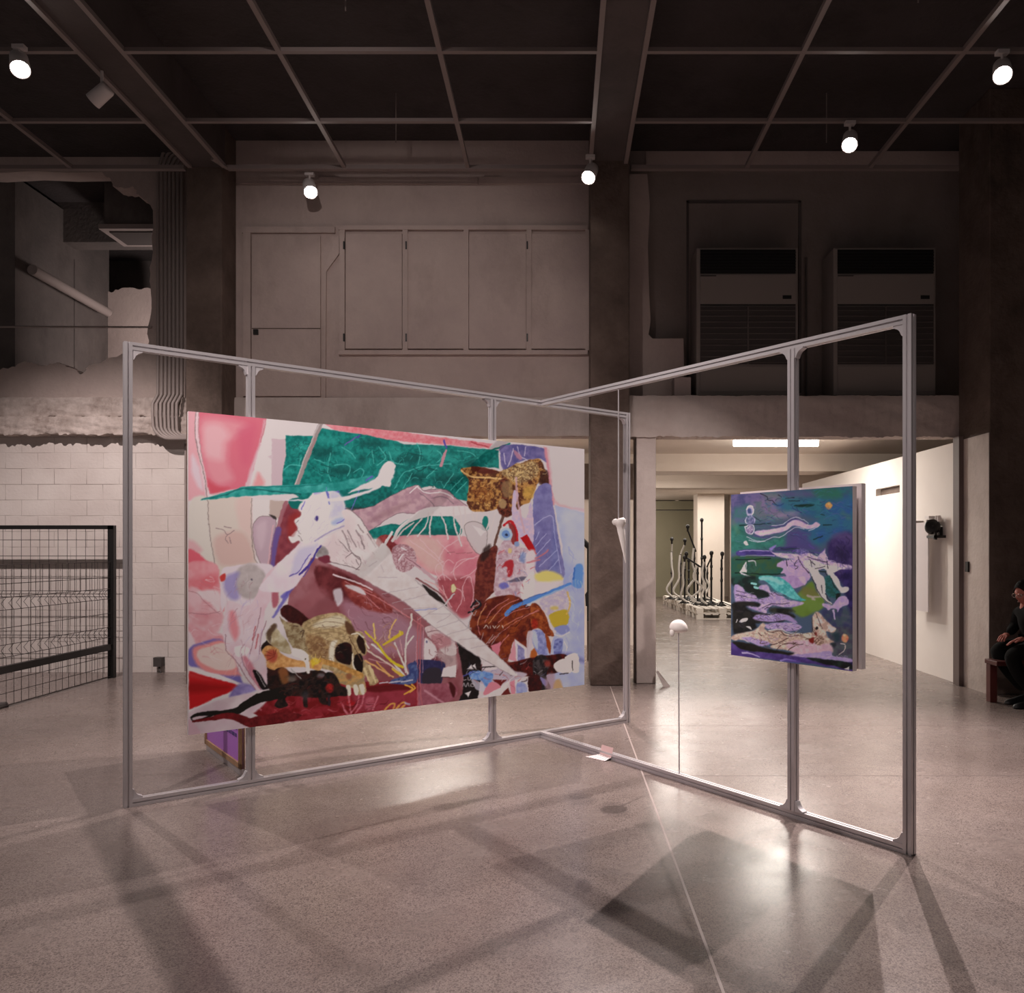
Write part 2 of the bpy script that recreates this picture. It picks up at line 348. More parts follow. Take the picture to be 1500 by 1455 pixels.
struct('trim_17', mb, M['dark'], label='groove of a walled up doorway behind the left air conditioner')
struct('trim_18', MB().box((.78, 9.4, 3.12), (4.58, 9.86, 3.23)), M['pier'], label='ledge slab under the air conditioners')
struct('trim_18', rough_band(.78, 4.58, 9.18, 9.42, 2.77, 3.235, M['pier'], .022, 130, seed=9), M['pier'], label='rough white beam and ledge over the wide doorway')
o = struct('wall_back', MB().box((.86, 9.2, 0), (1.08, 9.6, 2.8)), M['pier'], label='pale pier between the centre column and the doorway'); bevel(o, .01)
struct('trim_19', MB().box((4.40, 9.03, 0), (4.452, 9.165, 2.76)), flat('jamb_paint', '6a5c58', .7), label='door jamb at the right of the wide doorway')
struct('trim_20', MB().prism([(4.452, 0), (4.452, 2.72), (4.458, 2.72), (4.458, 0)], 8.5, 9.16), M['pier'], label='flank of the right column with its spotlight put in as a paler skin')  # paler colour stands in for spotlight on the lower part of this face
# back room
struct('ceiling', MB().box((-4.2, 9.7, 3.1), (8, 27, 3.2)), M['cream'], label='cream ceiling of the back room')
struct('trim_21', MB().box((-4.2, 13.6, 2.81), (8, 14.3, 3.1)), M['cream'], label='near cream beam across the back room')
struct('trim_22', MB().box((-4.2, 17.5, 2.83), (8, 18.1, 3.1)), M['cream'], label='far cream beam across the back room')
struct('wall_far', MB().box((-4.4, 26.5, 0), (8.2, 26.7, 3.1)), M['cream'], label='far wall of the back room')
struct('wall_side', MB().box((-4.4, 10.3, 0), (-4.2, 26.5, 3.1)), M['cream'], label='left wall of the back room')
struct('wall_side', MB().box((8, 9.2, 0), (8.2, 26.5, 3.1)), M['cream'], label='right wall of the back room')
# partition with a recessed slot
s0, s1 = at(1283, 718, 4.47*1200/463), at(1318, 708, 4.47*1200/498)
ya, yb = 4.47*1200/498, 4.47*1200/463
pw = MB().box((4.47, 9.22, 0), (4.60, 15.1, 2.26)).box((4.47, 9.22, 2.36), (4.60, 15.1, 2.72)).box((4.47, 9.22, 2.26), (4.60, ya, 2.36)).box((4.47, yb, 2.26), (4.60, 15.1, 2.36))
struct('wall_partition', pw, M['white'], label='bright white partition in the back room')
struct('trim_24', MB().box((4.54, ya-.05, 2.22), (4.62, yb+.05, 2.40)), M['colm'], label='dark panel put in for the shade inside the slot in the white partition')  # dark colour added so the recess looks unlit
# pillar beside olive door
struct('trim_23', MB().box((3.90, 23.2, 0), (4.66, 23.9, 3.1)), M['cream'], label='bright square pillar behind the microphone stands')
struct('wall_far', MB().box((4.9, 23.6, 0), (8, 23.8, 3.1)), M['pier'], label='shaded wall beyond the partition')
# middle part of the back room: wall with a brown band
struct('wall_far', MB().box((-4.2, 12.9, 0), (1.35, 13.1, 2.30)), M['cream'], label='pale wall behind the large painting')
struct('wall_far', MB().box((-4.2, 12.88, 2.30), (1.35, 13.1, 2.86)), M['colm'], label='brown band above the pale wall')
def d_olive():
    r = empty('door_1', (2.0, 26.3, 0)); tag(r, kind='structure', label='wide olive green metal door at the end of the back room')
    a, b_ = at(955, 748, 26.3), at(1020, 874, 26.3)
    MB().box((a.x-2, 26.3, 0), (b_.x, 26.42, a.z)).build('door_panel', M['olive'], r)
    MB().box((a.x-2, 26.2, a.z+.03), (b_.x+.05, 26.42, a.z+.30)).build('door_header', M['olive'], r)
    MB().box((b_.x+.02, 26.2, 0), (b_.x+.12, 26.42, 3.1)).build('door_post', M['colm'], r)
    c = at(991, 715, 26.3); MB().box((c.x-.05, 26.2, a.z+.3), (c.x+.05, 26.3, 3.1)).build('post', M['cream'], r)
d_olive()
# flush door high in the middle wall
def d_flush():
    r = empty('door_2', (-3.2, 9.59, 3.3)); tag(r, kind='structure', label='old painted flush door high in the middle wall')
    a, b_ = at(370, 346, 9.59), at(470, 583, 9.59)
    MB().box((a.x, 9.57, 3.3), (b_.x, 9.62, a.z)).build('door_panel', M['wall'], r)
    f = MB()
    f.box((a.x-.10, 9.56, 3.3), (a.x-.015, 9.62, a.z+.1)).box((a.x-.11, 9.558, a.z+.03), (b_.x+.17, 9.621, a.z+.1))
    f.prism([zp(x, y, 9.58) for x, y in ((474, 392), (488, 362), (484, 346), (497, 346), (497, 372), (478, 398), (477, 583), (474, 583))], 9.57, 9.62)
    f.build('door_frame', M['wall'], r)
    c = at(375, 487, 9.57); MB().box((c.x-.025, 9.545, c.z-.03), (c.x+.03, 9.575, c.z+.03)).build('lock', M['black'], r)
    e = at(470, 481, 9.57); MB().box((a.x, 9.566, e.z-.008), (b_.x, 9.575, e.z+.002)).build('seam', M['colm'], r)
d_flush()
# built-in cupboard
def cupboards():
    r = empty('wall_cupboard', (-2.5, 9.6, 3.85)); tag(r, 'white painted built-in cupboard with four tall doors high in the middle wall', 'cupboard')
    a, b_ = at(502, 338, 9.58), at(861, 514, 9.58); f = MB()
    f.box((a.x-.04, 9.545, a.z-.0), (b_.x, 9.60, a.z+.05)).box((a.x-.04, 9.545, b_.z-.05), (b_.x, 9.60, b_.z))
    for px in (502, 594, 683, 775, 861): c = at(px, 400, 9.58); f.box((c.x-.03, 9.55, b_.z), (c.x+.03, 9.60, a.z))
    f.build('cupboard_frame', M['wall'], r)
    for i, (x0, x1) in enumerate(((506, 589), (597, 680), (687, 771), (778, 858))):
        c, d = at(x0, 342, 9.57), at(x1, 511, 9.57)
        p = MB().box((c.x, 9.565, d.z), (d.x, 9.60, c.z)).build('door', M['wall'], r); bevel(p, .004)
        if i != 3:
            hxp = c.x-.012 if i < 2 else d.x+.012
            for py in (360, 495): e = at(0, py, 9.56); MB().box((hxp-.008, 9.54, e.z-.045), (hxp+.008, 9.57, e.z+.045)).build('hinge', M['black'], p)
cupboards()
e = at(775, 568, 9.55); thing1('wall_plug', MB().lathe([(0, 0), (.035, 0), (.035, .012), (.02, .02), (0, .02)], 16, Matrix.Translation((e.x, 9.56, e.z)) @ Matrix.Rotation(math.pi/2, 4, 'X')), M['pier'], 'small round plug on the middle wall above the frame junction', 'plug') if 0 else None
# cable and pipes
def thing1(name, mb, m, label, cat, group=None):
    o = mb.build(name, m); return tag(o, label, cat, group)
thing1('cable', MB().tube([(-10, 9.97, at(0, 478, 9.97).z), (at(222, 479, 9.97).x, 9.98, at(0, 479, 9.97).z)], .012), M['pipe'], 'thin pale pipe strung level across the broken opening', 'pipe')
p_ = [at(-30, 352, 9.6), at(0, 370, 9.66), at(80, 415, 10.8), at(158, 459, 12.2)]
p_[0] = Vector((-6.6, 9.4+1, p_[1].z)); p_ = [Vector((-6.62, 10.28, 5.02)), Vector((-6.62, 12.0, 4.98))]
thing1('drain_pipe', MB().tube(p_, .065, 14), M['pipe'], 'thick pale pipe receding into the dark upper room', 'pipe')
def cassette():
    r = empty('ceiling_air_conditioner', (-5.6, 11.1, 5.7)); tag(r, 'square ceiling cassette air conditioner in the dark upper room', 'air conditioner')
    MB().box((-6.0, 10.65, 5.68), (-5.1, 11.28, 5.74)).build('face_panel', M['pipe'], r)
    MB().box((-5.9, 10.73, 5.66), (-5.2, 11.18, 5.69)).build('intake_grille', M['acm'], r)
    MB().box((-5.95, 10.7, 5.74), (-5.15, 11.25, 6.3)).build('casing', M['dark'], r)
cassette()
words = ['leftmost', 'second from the left', 'third from the left', 'middle', 'third from the right', 'second from the right', 'rightmost']
for i in range(7):
    x0 = 233+i*5.8; X = lambda px: at(px, 400, 9.93).x
    zt = at(0, 216, 9.93).z
    pts = [(X(x0)+.02+.40-.03*i, 9.90, zt+.02-.025*i), (X(x0)+.17, 9.90, zt-.0-.025*i), (X(x0)+.06, 9.90, zt-.09-.02*i), (X(x0)+.0, 9.90, zt-.30), (X(x0), 9.90, 3.46), (X(x0)+.0, 9.90, 3.38), (X(x0-4), 9.84, 3.26), (X(x0-4), 9.84, 3.12-.0*i)]
    zb = 2.92-.012*i
    for k in range(1, 7):
        t = k/6*math.pi/2; rr = .20-.018*i
        pts.append((X(x0-4)+rr*(1-math.cos(t)), 9.84, zb+.0-(rr)*math.sin(t)+.12))
    pts.append((-4.16, 9.84, pts[-1][2]))
    if pts[-1][0] < pts[-2][0]: pts.pop()
    thing1('conduit_pipe', MB().tube(pts, .019, 8), M['pipe'], 'painted conduit beside the left column, %s of the seven' % words[i], 'pipe', 'conduits running down beside the left column')
thing1('thin_pipe', MB().tube([(at(269, 600, 9.95).x, 10.0, 2.8), (at(269, 600, 9.95).x, 10.0, .02)], .014), M['pipe'], 'thin vertical pipe down the block wall at the left column', 'pipe')
e = at(235, 972, 10.05)
r = empty('floor_socket', (e.x, 10.02, 0)); tag(r, 'small grey socket box low on the white block wall', 'socket')
MB().box((e.x-.05, 9.97, .08), (e.x+.05, 10.06, .19)).build('box', M['acm'], r); MB().tube([(e.x, 10.02, .08), (e.x+.01, 10.0, .04), (e.x+.03, 10.0, .0)], .012).build('cable', M['acm'], r)
# ---------------- fence ----------------
def fence():
    r = empty('wire_fence', (-5.3, 9.63, 0)); tag(r, 'black framed wire mesh fence at the left edge by the block wall', 'fence')
    zt = 1.79; xp = at(164, 0, 9.63).x
    MB().box((xp-.035, 9.60, 0), (xp+.035, 9.66, zt)).build('post', M['black'], r)
    MB().box((-8.5, 9.60, zt-.045), (xp+.03, 9.66, zt)).build('top_rail', M['black'], r)
    MB().box((xp-.03, 3.5, .33), (xp+.02, 9.6, .40)).build('lower_rail', M['black'], r)
    a = MB(); zs = [zt-.17, zt-.36, zt-.62, 1.02, .95, .72, .50, .28]
    x = xp-.10
    while x > -8.4:
        a.tube([(x, 9.64, zt-.03), (x, 9.64, 1.02), (x+.0, 9.60, .98), (x, 9.64, .94), (x, 9.64, .05)], .003, 4, cap=False); x -= .108
    for z in zs: a.tube([(-8.5, 9.64, z), (xp, 9.64, z)], .0035, 4, cap=False)
    a.build('front_mesh', M['wire'], r)
    b = MB(); y = 9.55
    xs = xp-.0
    while y > 4.0:
        b.tube([(xs, y, 1.36), (xs, y, 1.05), (xs-.05, y, .99), (xs, y, .93), (xs, y, .60), (xs-.05, y, .54), (xs, y, .48), (xs, y, .02)], .003, 4, cap=False); y -= .11  # upper wires stand in, as geometry, for the front mesh's shadow
    for z in (1.36, 1.18, 1.05, .93, .76, .60, .48, .26, .14, .02): b.tube([(xs, 9.6, z), (xs, 4.0, z)], .0035 if z > .03 else .006, 4, cap=False)
    b.build('side_and_shadow_mesh', M['wire'], r)
fence()
m_ = MB(); mp = [(-6.9, 6.9), (-6.2, 7.65), (-5.4, 8.0), (-5.28, 7.85), (-5.35, 7.45), (-5.8, 6.9)]
mm = MB(); n = len(mp); mm.add([(x, y, .001) for x, y in mp]+[(x, y, .02) for x, y in mp], [list(range(n)), list(range(n, 2*n))]+[(i, (i+1) % n, (i+1) % n+n, i+n) for i in range(n)])
thing1('floor_grey', mm, M['acm'], 'dark grey patch lying on the floor by the wire fence', 'mat')  # thin dark grey patch, slightly raised from the floor
# ---------------- air conditioners ----------------
def ac(x0, x1, name_label, logo):
    Y = 9.38; xa, xb = at(x0, 0, Y).x, at(x1, 0, Y).x; z = lambda py: at(0, py, Y).z
    r = empty('air_conditioner', ((xa+xb)/2, 9.6, 3.235)); tag(r, name_label, 'air conditioner', 'floor standing air conditioners on the ledge')
    o = MB().box((xa, Y, 3.27), (xb, 9.80, z(363))).build('cabinet', M['acw'], r); bevel(o, .01)
    gx0, gx1 = xa+.045, xb-.03
    MB().box((gx0, Y-.006, z(401)), (gx1, Y+.01, z(366))).build('outlet_grille', M['acd'], r)
    sl = MB()
    for k in range(7): zz = z(399)+(z(368)-z(399))*(k+.5)/7; sl.box((gx0, Y-.02, zz-.006), (gx1, Y-.004, zz+.004))
    sl.build('louvres', M['acd'], r)
    MB().box((gx0, Y-.012, z(446)), (gx1, Y+.002, z(403))).build('control_panel', M['acw'], r)
    c = z(436); MB().box((gx1-.15, Y-.018, c-.02), (gx1-.05, Y-.01, c+.02)).build('display', M['black'], r)
    MB().box((gx0, Y-.014, z(405.5)), (gx0+.18, Y-.011, z(403.8))).build('badge', M['acm'], r)
    MB().box((gx0, Y-.008, z(534)), (gx1, Y+.002, z(449))).build('intake_panel', M['acm'], r)
    s2 = MB()
    for k in range(10): zz = z(534)+(z(449)-z(534))*(k+.3)/10; s2.box((gx0, Y-.016, zz-.004), (gx1, Y-.007, zz+.004))
    s2.box(((gx0+gx1)/2-.008, Y-.02, z(534)), ((gx0+gx1)/2+.008, Y-.006, z(449))); s2.build('intake_slats', M['dark'], r)
    MB().box((gx0, Y-.01, z(447.8)), (gx1, Y+.0, z(445.5))).build('seam', M['acd'], r)
    MB().box((gx0, Y-.012, 3.32), (gx1, Y+.002, z(537))).build('lower_panel', M['acw'], r)
    MB().box((xa+.02, Y+.02, 3.235), (xb-.02, 9.78, 3.27)).build('plinth', M['black'], r)
    return r
ac(1020, 1169, 'left of the two tall grey air conditioners on the ledge above the doorway', 1)
ac(1221, 1371, 'right of the two tall grey air conditioners on the ledge above the doorway', 1)
# thin pipe with shoe between the units
c = at(1183, 0, 9.75)
thing1('thin_pipe', MB().tube([(c.x, 9.8, 3.24), (c.x, 9.8, 5.0)], .012), M['dark'], 'thin dark pipe rising between the two air conditioners', 'pipe')
# ---------------- tube light in the back room ----------------
def tubelight(px0, px1, Y, lab):
    a, b_ = at(px0, 647, Y), at(px1, 647, Y); r = empty('tube_light', ((a.x+b_.x)/2, Y, 3.1)); tag(r, lab, 'lamp')
    MB().box((a.x-.02, Y-.04, 3.07), (b_.x+.02, Y+.04, 3.1)).build('housing', M['lampw'], r)
    MB().tube([(a.x, Y, 3.03), (b_.x, Y, 3.03)], .05, 12).build('tube', M['tube'], r)
tubelight(1075, 1198, 11.7, 'glowing fluorescent tube on the back room ceiling')
# ---------------- spotlights ----------------
def spot(i, s):
    L = Vector(s[0:3]); d = (Vector(s[3:6])-L).normalized()
    r = empty('ceiling_spotlight', (L.x, L.y, 5.76)); tag(r, s[8], 'spotlight', 'spotlights fixed to the ceiling grid')
    q = d.to_track_quat('Z', 'Y').to_matrix().to_4x4(); Mx = Matrix.Translation(L) @ q
    h = MB().lathe([(0, -.12), (.06, -.12), (.07, -.10), (.078, .115), (.072, .115), (.068, .06), (0, .06)], 24, Mx).build('lamp_head', M['lampw'], r)
    MB().lathe([(0, .0), (.067, .0), (.067, .006), (0, .006)], 24, Matrix.Translation(L+d*.095) @ q).build('lens', M['glow'], h)
    MB().tube([(L.x, L.y, 5.77), (L.x, L.y, L.z+.02)], .012).build('stem', M['lampw'], r)
    MB().box((L.x-.05, L.y-.03, 5.735), (L.x+.05, L.y+.03, 5.768)).build('adapter', M['lampw'], r)
for i, s in enumerate(SPOTS):
    if i < 5: spot(i, s)
# unlit head beside the left beam
L = Vector((-4.08, 7.30, 5.57)); r = empty('ceiling_spotlight', (L.x, L.y, 5.76)); tag(r, 'unlit white spotlight hanging at the left ceiling beam', 'spotlight', 'spotlights fixed to the ceiling grid')
q = Vector((-.75, .1, -.55)).to_track_quat('Z', 'Y').to_matrix().to_4x4()
MB().lathe([(0, -.08), (.06, -.08), (.065, -.06), (.07, .11), (.06, .11), (.055, .07), (0, .07)], 24, Matrix.Translation(L) @ q).build('lamp_head', M['lampw'], r)
MB().tube([(L.x, L.y, 5.77), (L.x, L.y, L.z+.03)], .013).build('stem', M['lampw'], r)
# ---------------- aluminium display frame ----------------
A_, B_, C_, D_, J_, R__, M_ = [Vector(v) for v in ((-2.525, 4.787, 0), (-1.967, 5.210, 0), (-.520, 6.306, 0), (.583, 7.142, 0), (-.149, 6.590, 0), (1.726, 4.045, 0), (1.308, 4.591, 0))]
def P2(px, s): return s
T = .045
def profile(a=T):                                                   # T-slot section
    h = a/2; g_ = a*.10; d = a*.20; pts = []
    for k in range(4):
        c, s = math.cos(k*math.pi/2), math.sin(k*math.pi/2)
        for x, y in ((h, -h), (h, -g_), (h-d, -g_), (h-d, g_), (h, g_)): pts.append((x*c-y*s, x*s+y*c))
    return pts
def extr(a, b, side, name, parent):                                 # T-slot bar from a to b; side: horizontal axis of the section
    d = (b-a).normalized(); u = side.normalized(); v = d.cross(u).normalized()
    pr = profile(); n = len(pr); bmx = MB()
    vs = [a+u*x+v*y for x, y in pr]+[b+u*x+v*y for x, y in pr]
    bmx.add(vs, [list(range(n))[::-1], list(range(n, 2*n))]+[(i, (i+1) % n, (i+1) % n+n, i+n) for i in range(n)])
    return bmx.build(name, M['alu'], parent)
uL = Vector((.794, .602, 0)).normalized(); uR = (R__-J_).normalized(); uR.z = 0
zA, zJ, zD, zR = 2.715, 2.70, 2.695, 2.662
fr = empty('aluminium_frame', (-.149, 6.55, 0)); tag(fr, 'tall t-shaped frame of slotted aluminium bars standing on the floor and carrying the paintings', 'display frame')
def lerpz(p, a, b, za, zb): t = (p-a).length/(b-a).length; return za+(zb-za)*t
hz = Vector((0, 0, 1))
for p, u, za in ((A_, uL, zA), (B_, uL, lerpz(B_, A_, D_, zA, zD)-T), (C_, uL, lerpz(C_, A_, D_, zA, zD)-T), (D_, uL, zD), (M_, uR, lerpz(M_, J_, R__, zJ, zR)-T), (R__, uR, zR)):
    q = p.copy()
    base = 0 if p in (A_, D_, R__) else T
    extr(q+hz*base, q+hz*za, u, 'post', fr)
nL = Vector((-uL.y, uL.x, 0)); nR = Vector((-uR.y, uR.x, 0))
h2 = hz*(T/2)
extr(A_+uL*T/2+hz*(zA)-h2, D_-uL*T/2+hz*zD-h2, nL, 'top_rail', fr)
extr(A_+uL*T/2+h2, D_-uL*T/2+h2, nL, 'bottom_rail', fr)
extr(J_+uR*T/2+hz*zJ-h2, R__-uR*T/2+hz*zR-h2, nR, 'top_rail', fr)
extr(J_+uR*T/2+h2, R__-uR*T/2+h2, nR, 'bottom_rail', fr)
def bracket(p, u, z, up, sx):                                       # cast corner gusset
    s = .055; t = T*.42; w_ = .019
    o = p+hz*z+u*(sx*T/2); prof = [(0, 0), (s, 0), (s, .008)]+[(s-(s-.012)*math.sin(k*math.pi/12), .012+(s-.012)*(1-math.cos(k*math.pi/12))) for k in range(1, 6)]+[(.008, s), (0, s)]
    n_ = Vector((-u.y, u.x, 0)); mb_ = MB(); k = len(prof)
    vs = [o+u*(sx*a)+hz*(up*b)+n_*w_ for a, b in prof]+[o+u*(sx*a)+hz*(up*b)-n_*w_ for a, b in prof]
    mb_.add(vs, [list(range(k)), list(range(k, 2*k))[::-1]]+[(i, (i+1) % k, (i+1) % k+k, i+k) for i in range(k)])
    mb_.build('corner_bracket', M['alu2'], fr)
for p, u, zt, sides in ((A_, uL, zA-T, (1,)), (B_, uL, lerpz(B_, A_, D_, zA, zD)-T, (1, -1)), (C_, uL, lerpz(C_, A_, D_, zA, zD)-T, (1, -1)), (D_, uL, zD-T, (-1,)), (M_, uR, lerpz(M_, J_, R__, zJ, zR)-T, (1, -1)), (R__, uR, zR-T, (-1,))):
    for sx in sides: bracket(p, u, zt, -1, sx); bracket(p, u, T, 1, sx)
# ---------------- resin pieces, paper ----------------
def onR(s): return J_+uR*s
pc = onR(.975)
r = empty('hanging_sculpture', (pc.x, pc.y, 1.42)); tag(r, 'small white bone-like cone hanging on a thread beside the centre column', 'sculpture')
Yc = pc.y; zc = lambda py: CH-(py-CY)*Yc/FPX; Xc = lambda px: (px-CX)*Yc/FPX
cs = [(916.5, 825, .5), (914, 808, 2.2), (912, 792, 4.2), (910, 778, 5.6), (908.5, 773, 5.0), (909, 769, 7.6), (908, 764, 9.2), (906.5, 761.5, 7.5), (906, 760, 3)]
MB().tube([(Xc(x), Yc, zc(y)) for x, y, w_ in cs], [w_*Yc/FPX for x, y, w_ in cs], 20).build('bone', M['porcelain'], r)
kb = MB().lathe([(0, -.024), (.016, -.02), (.026, -.006), (.026, .008), (.014, .021), (0, .024)], 16, Matrix.Translation((Xc(902), Yc, zc(765)))).build('knob', M['porcelain'], r)
MB().tube([(Xc(906), Yc, zc(760)), (Xc(906), Yc, lerpz(pc, J_, R__, zJ, zR)-T)], .0045, 6).build('thread', M['alu'], r)
pc = onR(1.55); Yb = pc.y
r = empty('standing_sculpture', (pc.x, pc.y, T)); tag(r, 'small white skull-like dome on a thin rod standing on the right bottom rail', 'sculpture')
zb_ = CH-(920-CY)*Yb/FPX; Xb = (994-CX)*Yb/FPX
vs = []; fs = []; ns, nr = 32, 16
for j in range(nr+1):
    for i in range(ns):
        th = math.pi*j/nr; ph = 2*math.pi*i/ns
        x, y, z = math.sin(th)*math.cos(ph), math.sin(th)*math.sin(ph), math.cos(th)
        rx = .060; zz = z*.052 if z > 0 else z*.034
        if x > .3: zz -= .012*(x-.3)
        vs.append((Xb+x*rx, Yb+y*.055, zb_+zz+.002))
fs = [(j*ns+i, j*ns+(i+1) % ns, (j+1)*ns+(i+1) % ns, (j+1)*ns+i) for j in range(nr) for i in range(ns)]
MB().add(vs, fs, True).build('dome', M['porcelain'], r)
MB().lathe([(0, -.026), (.010, -.024), (.016, -.006), (.014, .014), (0, .022)], 14, Matrix.Translation((Xb-.045, Yb-.02, zb_-.028))).build('jaw', M['porcelain'], r)
MB().tube([(Xb, Yb, zb_-.03), (Xb+.004, Yb, T+.001)], .0045, 8).build('rod', M['alu'], r)
pp = onR(.83); nR2 = -nR if nR.y > 0 else nR
r = empty('folded_leaflet', (pp.x, pp.y, 0)); tag(r, 'small pink and white paper leaflet folded over the right bottom rail', 'paper')
a = pp-uR*.055; b_ = pp+uR*.075; f_ = nR2*(T/2+.004)
mpink = flat('pink_paper', 'e8c4c2', .8); mchk, t_, bb = nt('check_paper')
ck = node(t_, 'ShaderNodeTexChecker', Scale=60.0, Color1=(.62, .50, .50, 1), Color2=(.9, .85, .83, 1)); tcc = t_.nodes.new('ShaderNodeTexCoord'); t_.links.new(tcc.outputs['Object'], ck.inputs[0]); t_.links.new(ck.outputs[0], bb.inputs[0]); bb.inputs['Roughness'].default_value = .8
def sheet(ps, th): # solid thin sheet
    n_ = (ps[1]-ps[0]).cross(ps[2]-ps[0]).normalized()*th; k = len(ps)
    return MB().add(ps+[p+n_ for p in ps], [list(range(k))[::-1], list(range(k, 2*k))]+[(i, (i+1) % k, (i+1) % k+k, i+k) for i in range(k)])
up_ = hz*.085
sheet([a+f_*.2+up_, b_+f_*.2+up_, b_+f_+hz*.018, a+f_+hz*.018], .0015).build('upper_leaf', mpink, r)
sheet([a+f_*1.05+hz*.018, b_+f_*1.05+hz*.018, b_+nR2*.085+uR*.0+hz*.003, a+nR2*.12-uR*.05+hz*.003], .0015).build('lower_leaf', mchk, r)
# ---------------- mic stands on pallets ----------------
mwp = flat('white_pallet', 'e4dcd2', .7)
def pallet(x, y, z, lab, sx=1.0):
    r = empty('pallet', (x, y, z)); tag(r, lab, 'pallet', 'white plastic pallets under the microphone stands')
    lx, ly = 1.15, 1.25; b = MB()
    for k in range(7): b.box((x+k*lx/7+.02, y, z+.095), (x+(k+1)*lx/7-.02, y+ly, z+.118))
    b.build('deck', mwp, r)
    for i in range(3):
        for j in range(3): MB().box((x+i*(lx-.15)/2, y+j*(ly-.15)/2, z+.02), (x+i*(lx-.15)/2+.15, y+j*(ly-.15)/2+.15, z+.095)).build('foot', mwp, r)
    g_ = MB(); 
    for j in range(3): g_.box((x, y+j*(ly-.15)/2, z), (x+lx, y+j*(ly-.15)/2+.15, z+.02))
    g_.build('runners', mwp, r)
pl = ['front left', 'front middle', 'middle left', 'middle right', 'rear left', 'rear right']; k = 0
for (x, y) in ((2.96, 17.72), (2.93, 19.0), (2.90, 20.28), (2.87, 21.56)):
    for z, wz in ((0, 'lower'), (.12, 'upper')):
        pallet(x, y, z, '%s white pallet of the %s pair under the microphone stands' % (wz, ('nearest', 'second', 'third', 'farthest')[k]), 1)
    k += 1
for z, wz in ((0, 'lower'), (.12, 'upper')): pallet(4.15, 17.72, z, '%s white pallet of the pair half hidden behind the small painting' % wz)
mgrey = flat('stand_grey', '55504f', .4, .4); mcab = flat('pale_hose', 'cfc9c2', .45)
def mic(px, Y, ytop, boom=None, hose=0, lab=''):
    x = (px-CX)*Y/FPX; z0 = .24; zt = CH-(ytop-CY)*Y/FPX
    r = empty('microphone_stand', (x, Y, z0)); tag(r, lab, 'microphone stand', 'microphone stands on the white pallets')
    b = MB().lathe([(0, 0), (.11, 0), (.11, .015), (.05, .05), (.02, .09), (0, .09)], 16, Matrix.Translation((x, Y, z0)))
    for a in range(3): t = a*2.094+px; b.tube([(x, Y, z0+.09), (x+.24*math.cos(t), Y+.24*math.sin(t), z0+.01)], .011, 6)
    b.build('base', M['black'], r)
    MB().tube([(x, Y, z0+.06), (x, Y, zt)], .024, 8).build('pole', M['black'] if hose != 2 else mgrey, r)
    for f in (.55, .8): zz = z0+(zt-z0)*f; MB().lathe([(0, -.03), (.032, -.03), (.032, .03), (0, .03)], 10, Matrix.Translation((x, Y, zz))).build('clamp', M['black'], r)
    e = Vector((x, Y, zt))
    if boom:
        e = Vector(((boom[0]-CX)*Y/FPX, Y-.15, CH-(boom[1]-CY)*Y/FPX)); s_ = Vector((x, Y, zt)); d_ = (e-s_)
        MB().tube([s_-d_*.25, e], .02, 6).build('boom', M['black'] if hose != 2 else mcab, r)
    MB().lathe([(0, -.09), (.022, -.085), (.026, -.01), (.042, .005), (.046, .045), (.03, .08), (0, .09)], 12, Matrix.Translation(e+Vector((0, 0, .05)))).build('microphone', M['black'], r)
    if hose:
        rh = random.Random(px); w1, w2, w3 = rh.uniform(-.12, .02), rh.uniform(-.12, .10), rh.uniform(-.22, -.05)
        h = [(x-.02, Y-.04, zt-.02), (x+w1, Y-.05, zt*.75), (x+w2, Y-.05, zt*.55), (x+w3, Y-.05, zt*.33), (x+.05, Y-.06, z0+.03)]
        cu = []
        for i in range(len(h)-1):
            p0 = Vector(h[max(i-1, 0)]); p1 = Vector(h[i]); p2 = Vector(h[i+1]); p3 = Vector(h[min(i+2, len(h)-1)])
            for q in range(6):
                t = q/6; cu.append(.5*((2*p1)+(p2-p0)*t+(2*p0-5*p1+4*p2-p3)*t*t+(3*p1-p0-3*p2+p3)*t**3))
        MB().tube(cu+[Vector(h[-1])], .026, 8).build('hose', mcab, r)
mic(984, 21.0, 808, (983, 795), 2, 'leftmost microphone stand, with a pale curved hose')
mic(997, 20.6, 812, (1002, 797), 2, 'second microphone stand from the left, pale hose and forked top')
mic(1003, 19.4, 822, None, 1, 'short microphone stand behind the forked hoses')
mic(1009, 20.9, 826, None, 0, 'short dark stand between the hoses and the tall boom')
mic(1017, 19.8, 802, (1006, 777), 1, 'stand with a long boom leaning up to the left')
mic(1022, 18.9, 828, (1004, 817), 1, 'stand with a pale low boom in front of the green door')
mic(1028, 20.3, 767, None, 0, 'tallest microphone stand, straight up against the bright pillar')
mic(1032, 18.6, 822, None, 1, 'stand with a pale hose at the foot of the tallest stand')
mic(1036, 20.6, 830, (1041, 815), 1, 'stand with a short boom just right of the tallest stand')
mic(1042, 18.8, 816, None, 0, 'straight black microphone stand, second from the small painting')
mic(1057, 18.5, 820, (1056, 817), 0, 'black microphone stand nearest the small painting')
